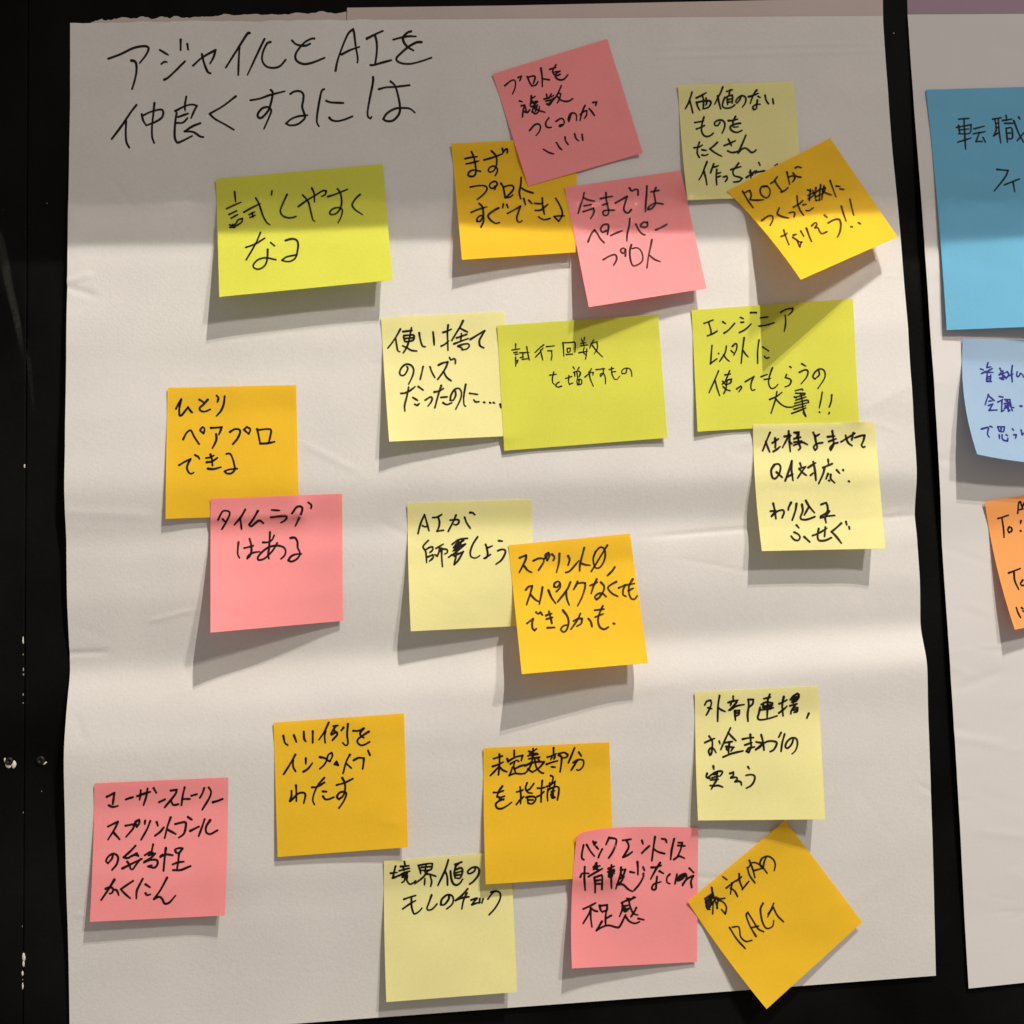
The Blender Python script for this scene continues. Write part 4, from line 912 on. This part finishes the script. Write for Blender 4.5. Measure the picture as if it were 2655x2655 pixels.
class Note:
    G = 40

    def __init__(s, key, lift, bow, under):
        s.c = ST[key]['c']; s.lift = lift; s.bow = bow; s.sh = SHEETS[under]
        a = np.linspace(0, 1, s.G + 1)
        U, V = np.meshgrid(a, a)
        px = s.map(U, V)
        base = s.sh.hpx(px)
        # the free part hangs straighter than the sheet behind it
        k = 9
        ref = base[k:k + 1, :]
        dz = V - a[k]
        corner = base[-1:, :]
        straight = ref + (corner - ref) * np.clip(dz / (1 - a[k]), 0, 1)
        wgt = sstep((V - .2) / .5) * .55
        base = np.where(V > a[k], np.maximum(base, base * (1 - wgt) + straight * wgt), base)
        f = np.clip((V - .17) / .83, 0, None)
        f = np.where(f > 0, (f ** 2 + .004) ** .5 - .0632, 0) / ((1 + .004) ** .5 - .0632)
        f = f ** 1.08
        tl, tr, br, bl = [v * .001 for v in lift]
        curl = tl * (1 - U) ** 6 * (1 - V) ** 5 * 1.0
        lf = (bl * (1 - U) + br * U) * f + curl
        if tl < .001: lf = lf + tl * (1 - U) * (1 - f)
        sd = sd0 = abs(hash_key(key)) % 1000
        rk = np.random.default_rng(sd0)
        lf = lf + rk.uniform(.0008, .0016) * np.clip(1 - V / .2, 0, 1) ** 1.3 * (1 + .5 * (U - .5) * rk.uniform(-1, 1))
        lf = lf + vnoise(U * 5 + 3, V * 6 + 2, sd0 + 1) * .00022 + rk.uniform(0, .0018) * np.clip((U - .72) / .28, 0, 1) ** 2 * f + rk.uniform(0, .0018) * np.clip((.28 - U) / .28, 0, 1) ** 2 * f
        lf = lf + vnoise(U * 2.3 + 5, V * 2.7 + 9, sd) * .0011 * np.clip(f * 3, 0.12, 1) * (0.4 + min(1, (bl + br) / .012)) * .5
        H = base + .00035 + np.maximum(lf, 0)
        floor = np.full(H.shape, -1.0)
        for n in PLACED:
            if n.sh is not s.sh: continue
            uu, vv = n.inv(px)
            ins = (uu > -.02) & (uu < 1.02) & (vv > -.02) & (vv < 1.02)
            if ins.any():
                h = n.height(np.clip(uu, 0, 1), np.clip(vv, 0, 1))
                floor = np.where(ins, np.maximum(floor, h + .0003), floor)
        if (floor > 0).any():
            need = np.maximum(floor - H, 0)
            sm = need.copy()
            for _ in range(26):
                p = np.pad(sm, 1, mode='edge')
                sm = np.maximum((p[:-2, 1:-1] + p[2:, 1:-1] + p[1:-1, :-2] + p[1:-1, 2:]) / 4, need)
            H = H + sm
        s.H = H
        s.P = unproj(px, H)

    def map(s, U, V):
        c = s.c; U = U[..., None]; V = V[..., None]
        p = (c[0] * (1 - U) + c[1] * U) * (1 - V) + (c[3] * (1 - U) + c[2] * U) * V
        q = 4 * U * (1 - U); r = 4 * V * (1 - V)
        b = s.bow
        qs = np.clip(U, 0, 1) ** .55; qs = 4 * qs * (1 - qs)
        for k, wgt in (('t', q * (1 - V) ** 2), ('T', qs * (1 - V) ** 3), ('b', q * V ** 2), ('l', r * (1 - U) ** 2), ('r', r * U ** 2)):
            if k in b: p = p + np.array(b[k], float) * wgt
        return p

    def inv(s, px):
        px = np.asarray(px, float)
        U = np.full(px.shape[:-1], .5); V = U.copy()
        e = 1e-4
        for _ in range(14):
            p = s.map(U, V); r = px - p
            pu = (s.map(U + e, V) - p) / e; pv = (s.map(U, V + e) - p) / e
            det = pu[..., 0] * pv[..., 1] - pu[..., 1] * pv[..., 0]
            U = np.clip(U + (r[..., 0] * pv[..., 1] - r[..., 1] * pv[..., 0]) / det, -3, 4)
            V = np.clip(V + (pu[..., 0] * r[..., 1] - pu[..., 1] * r[..., 0]) / det, -3, 4)
        bad = np.linalg.norm(s.map(U, V) - px, axis=-1) > 1.0
        return np.where(bad, 9., U), np.where(bad, 9., V)

    def height(s, U, V):
        u = np.clip(U * s.G, 0, s.G - 1e-6); v = np.clip(V * s.G, 0, s.G - 1e-6)
        i, j = u.astype(int), v.astype(int); fu, fv = u - i, v - j; T = s.H
        return (T[j, i] * (1 - fu) + T[j, i + 1] * fu) * (1 - fv) + (T[j + 1, i] * (1 - fu) + T[j + 1, i + 1] * fu) * fv

    def hpx(s, px):
        U, V = s.inv(px)
        return s.height(np.clip(U, 0, 1), np.clip(V, 0, 1))


def hash_key(k):
    return sum((i + 3) * ord(ch) for i, ch in enumerate(k))


def resample(P):
    """smooth a traced stroke, keeping its sharp turns"""
    P = np.asarray(P, float)
    if len(P) == 1: return [P], []
    if len(P) == 2:
        n = max(2, int(np.hypot(*(P[1] - P[0])) / 4) + 1)
        return [P[0] + (P[1] - P[0]) * np.linspace(0, 1, n)[:, None]], []
    cuts, corners = [0], []
    for i in range(1, len(P) - 1):
        a, b = P[i] - P[i - 1], P[i + 1] - P[i]
        cs = a @ b / (np.hypot(*a) * np.hypot(*b) + 1e-9)
        if cs < .05: cuts.append(i); corners.append(P[i])
    cuts.append(len(P) - 1)
    out = []
    for a, b in zip(cuts[:-1], cuts[1:]):
        Q = P[a:b + 1]
        if len(Q) == 2:
            n = max(2, int(np.hypot(*(Q[1] - Q[0])) / 4) + 1)
            out.append(Q[0] + (Q[1] - Q[0]) * np.linspace(0, 1, n)[:, None]); continue
        E = np.vstack([2 * Q[0] - Q[1], Q, 2 * Q[-1] - Q[-2]])
        pts = []
        for i in range(1, len(E) - 2):
            p0, p1, p2, p3 = E[i - 1:i + 3]
            n = max(2, int(np.hypot(*(p2 - p1)) / 3.2) + 1)
            t = np.linspace(0, 1, n, endpoint=False)[:, None]
            pts.append(.5 * (2 * p1 + (p2 - p0) * t + (2 * p0 - 5 * p1 + 4 * p2 - p3) * t * t + (3 * p1 - p0 - 3 * p2 + p3) * t ** 3))
        pts.append(Q[-1:])
        out.append(np.vstack(pts))
    return out, corners


def handwriting(strokes, width, hfun, mat, parent, name='handwriting'):
    V2, F, lev = [], [], []
    k = 0
    for st in strokes:
        segs, corners = resample(st)
        wv = width * rng.uniform(1.0, 1.16)
        ns = len(segs)
        for si, S in enumerate(segs):
            n = len(S); base = len(V2)
            if n == 1: corners = corners + [S[0]]; continue
            T = np.gradient(S, axis=0); T /= np.linalg.norm(T, axis=1, keepdims=True) + 1e-9
            Nn = np.stack([-T[:, 1], T[:, 0]], 1)
            t = np.linspace(0, 1, n)
            wd = wv * (1 + .10 * np.sin(t * 5 + rng.uniform(0, 6)))
            if si == ns - 1: wd = wd * (1 - .15 * sstep((t - .65) / .35))      # the pen lifts at the end
            if si == 0: wd = wd * (1 + .10 * (1 - sstep(t / .2)))
            a = S + Nn * wd[:, None] / 2; b = S - Nn * wd[:, None] / 2
            for p, q in zip(a, b): V2 += [p, q]; lev += [k, k]
            for i in range(n - 1):
                F.append((base + 2 * i, base + 2 * i + 1, base + 2 * i + 3, base + 2 * i + 2))
            for idx, sg in ((0, -1), (n - 1, 1)):                               # round ends
                c0 = len(V2); r = wd[idx] / 2
                ang = np.linspace(-math.pi / 2, math.pi / 2, 6)[1:-1]
                for g in ang:
                    V2.append(S[idx] + sg * T[idx] * r * math.cos(g) + Nn[idx] * r * math.sin(g) * (1)); lev.append(k)
                ia, ib = base + 2 * idx, base + 2 * idx + 1
                F.append(tuple([ib] + list(range(c0, c0 + 4)) + [ia]))
            k += 1
        for c in corners:
            c0 = len(V2)
            for g in np.linspace(0, 2 * math.pi, 9)[:-1]:
                V2.append(c + wv * .5 * np.array([math.cos(g), math.sin(g)])); lev.append(k)
            F.append(tuple(range(c0, c0 + 8)))
        k += 1
    V2 = np.array(V2); lev = np.array(lev)
    h = hfun(V2) + .00011 + lev * .0000012
    P = unproj(V2, h)
    # faces towards the camera
    FF = []
    for f in F:
        p = V2[list(f)]
        ar = sum(p[i - 1][0] * p[i][1] - p[i][0] * p[i - 1][1] for i in range(len(f)))
        FF.append(f if ar < 0 else tuple(reversed(f)))
    return mesh_obj(name, P, FF, mat, parent, False)


SHEETS = {1: SH1, 2: SH2}
for line in ST['title']['lines']:
    handwriting(line, ST['title']['w'], SH1.hpx, M['ink'], sheet1)
PLACED = []
for key, colr, lift, bow, sh, label in NOTES:
    n = Note(key, lift, bow, sh)
    o = sheet_obj('sticky_note', n.P, M[colr], .00018)
    tag(o, label, 'sticky note', 'sticky notes on the flip chart sheets')
    for line in ST[key]['lines']:
        handwriting(line, ST[key]['w'], n.hpx, M[{'sky': 'ink_blue', 'blue': 'ink_thin', 'orange_roi': 'ink_thin', 'orange_sprint': 'ink_thin', 'pink_paper': 'ink_thin', 'orange_rag': 'ink_thin'}.get(key, 'ink')], o)
    PLACED.append(n)
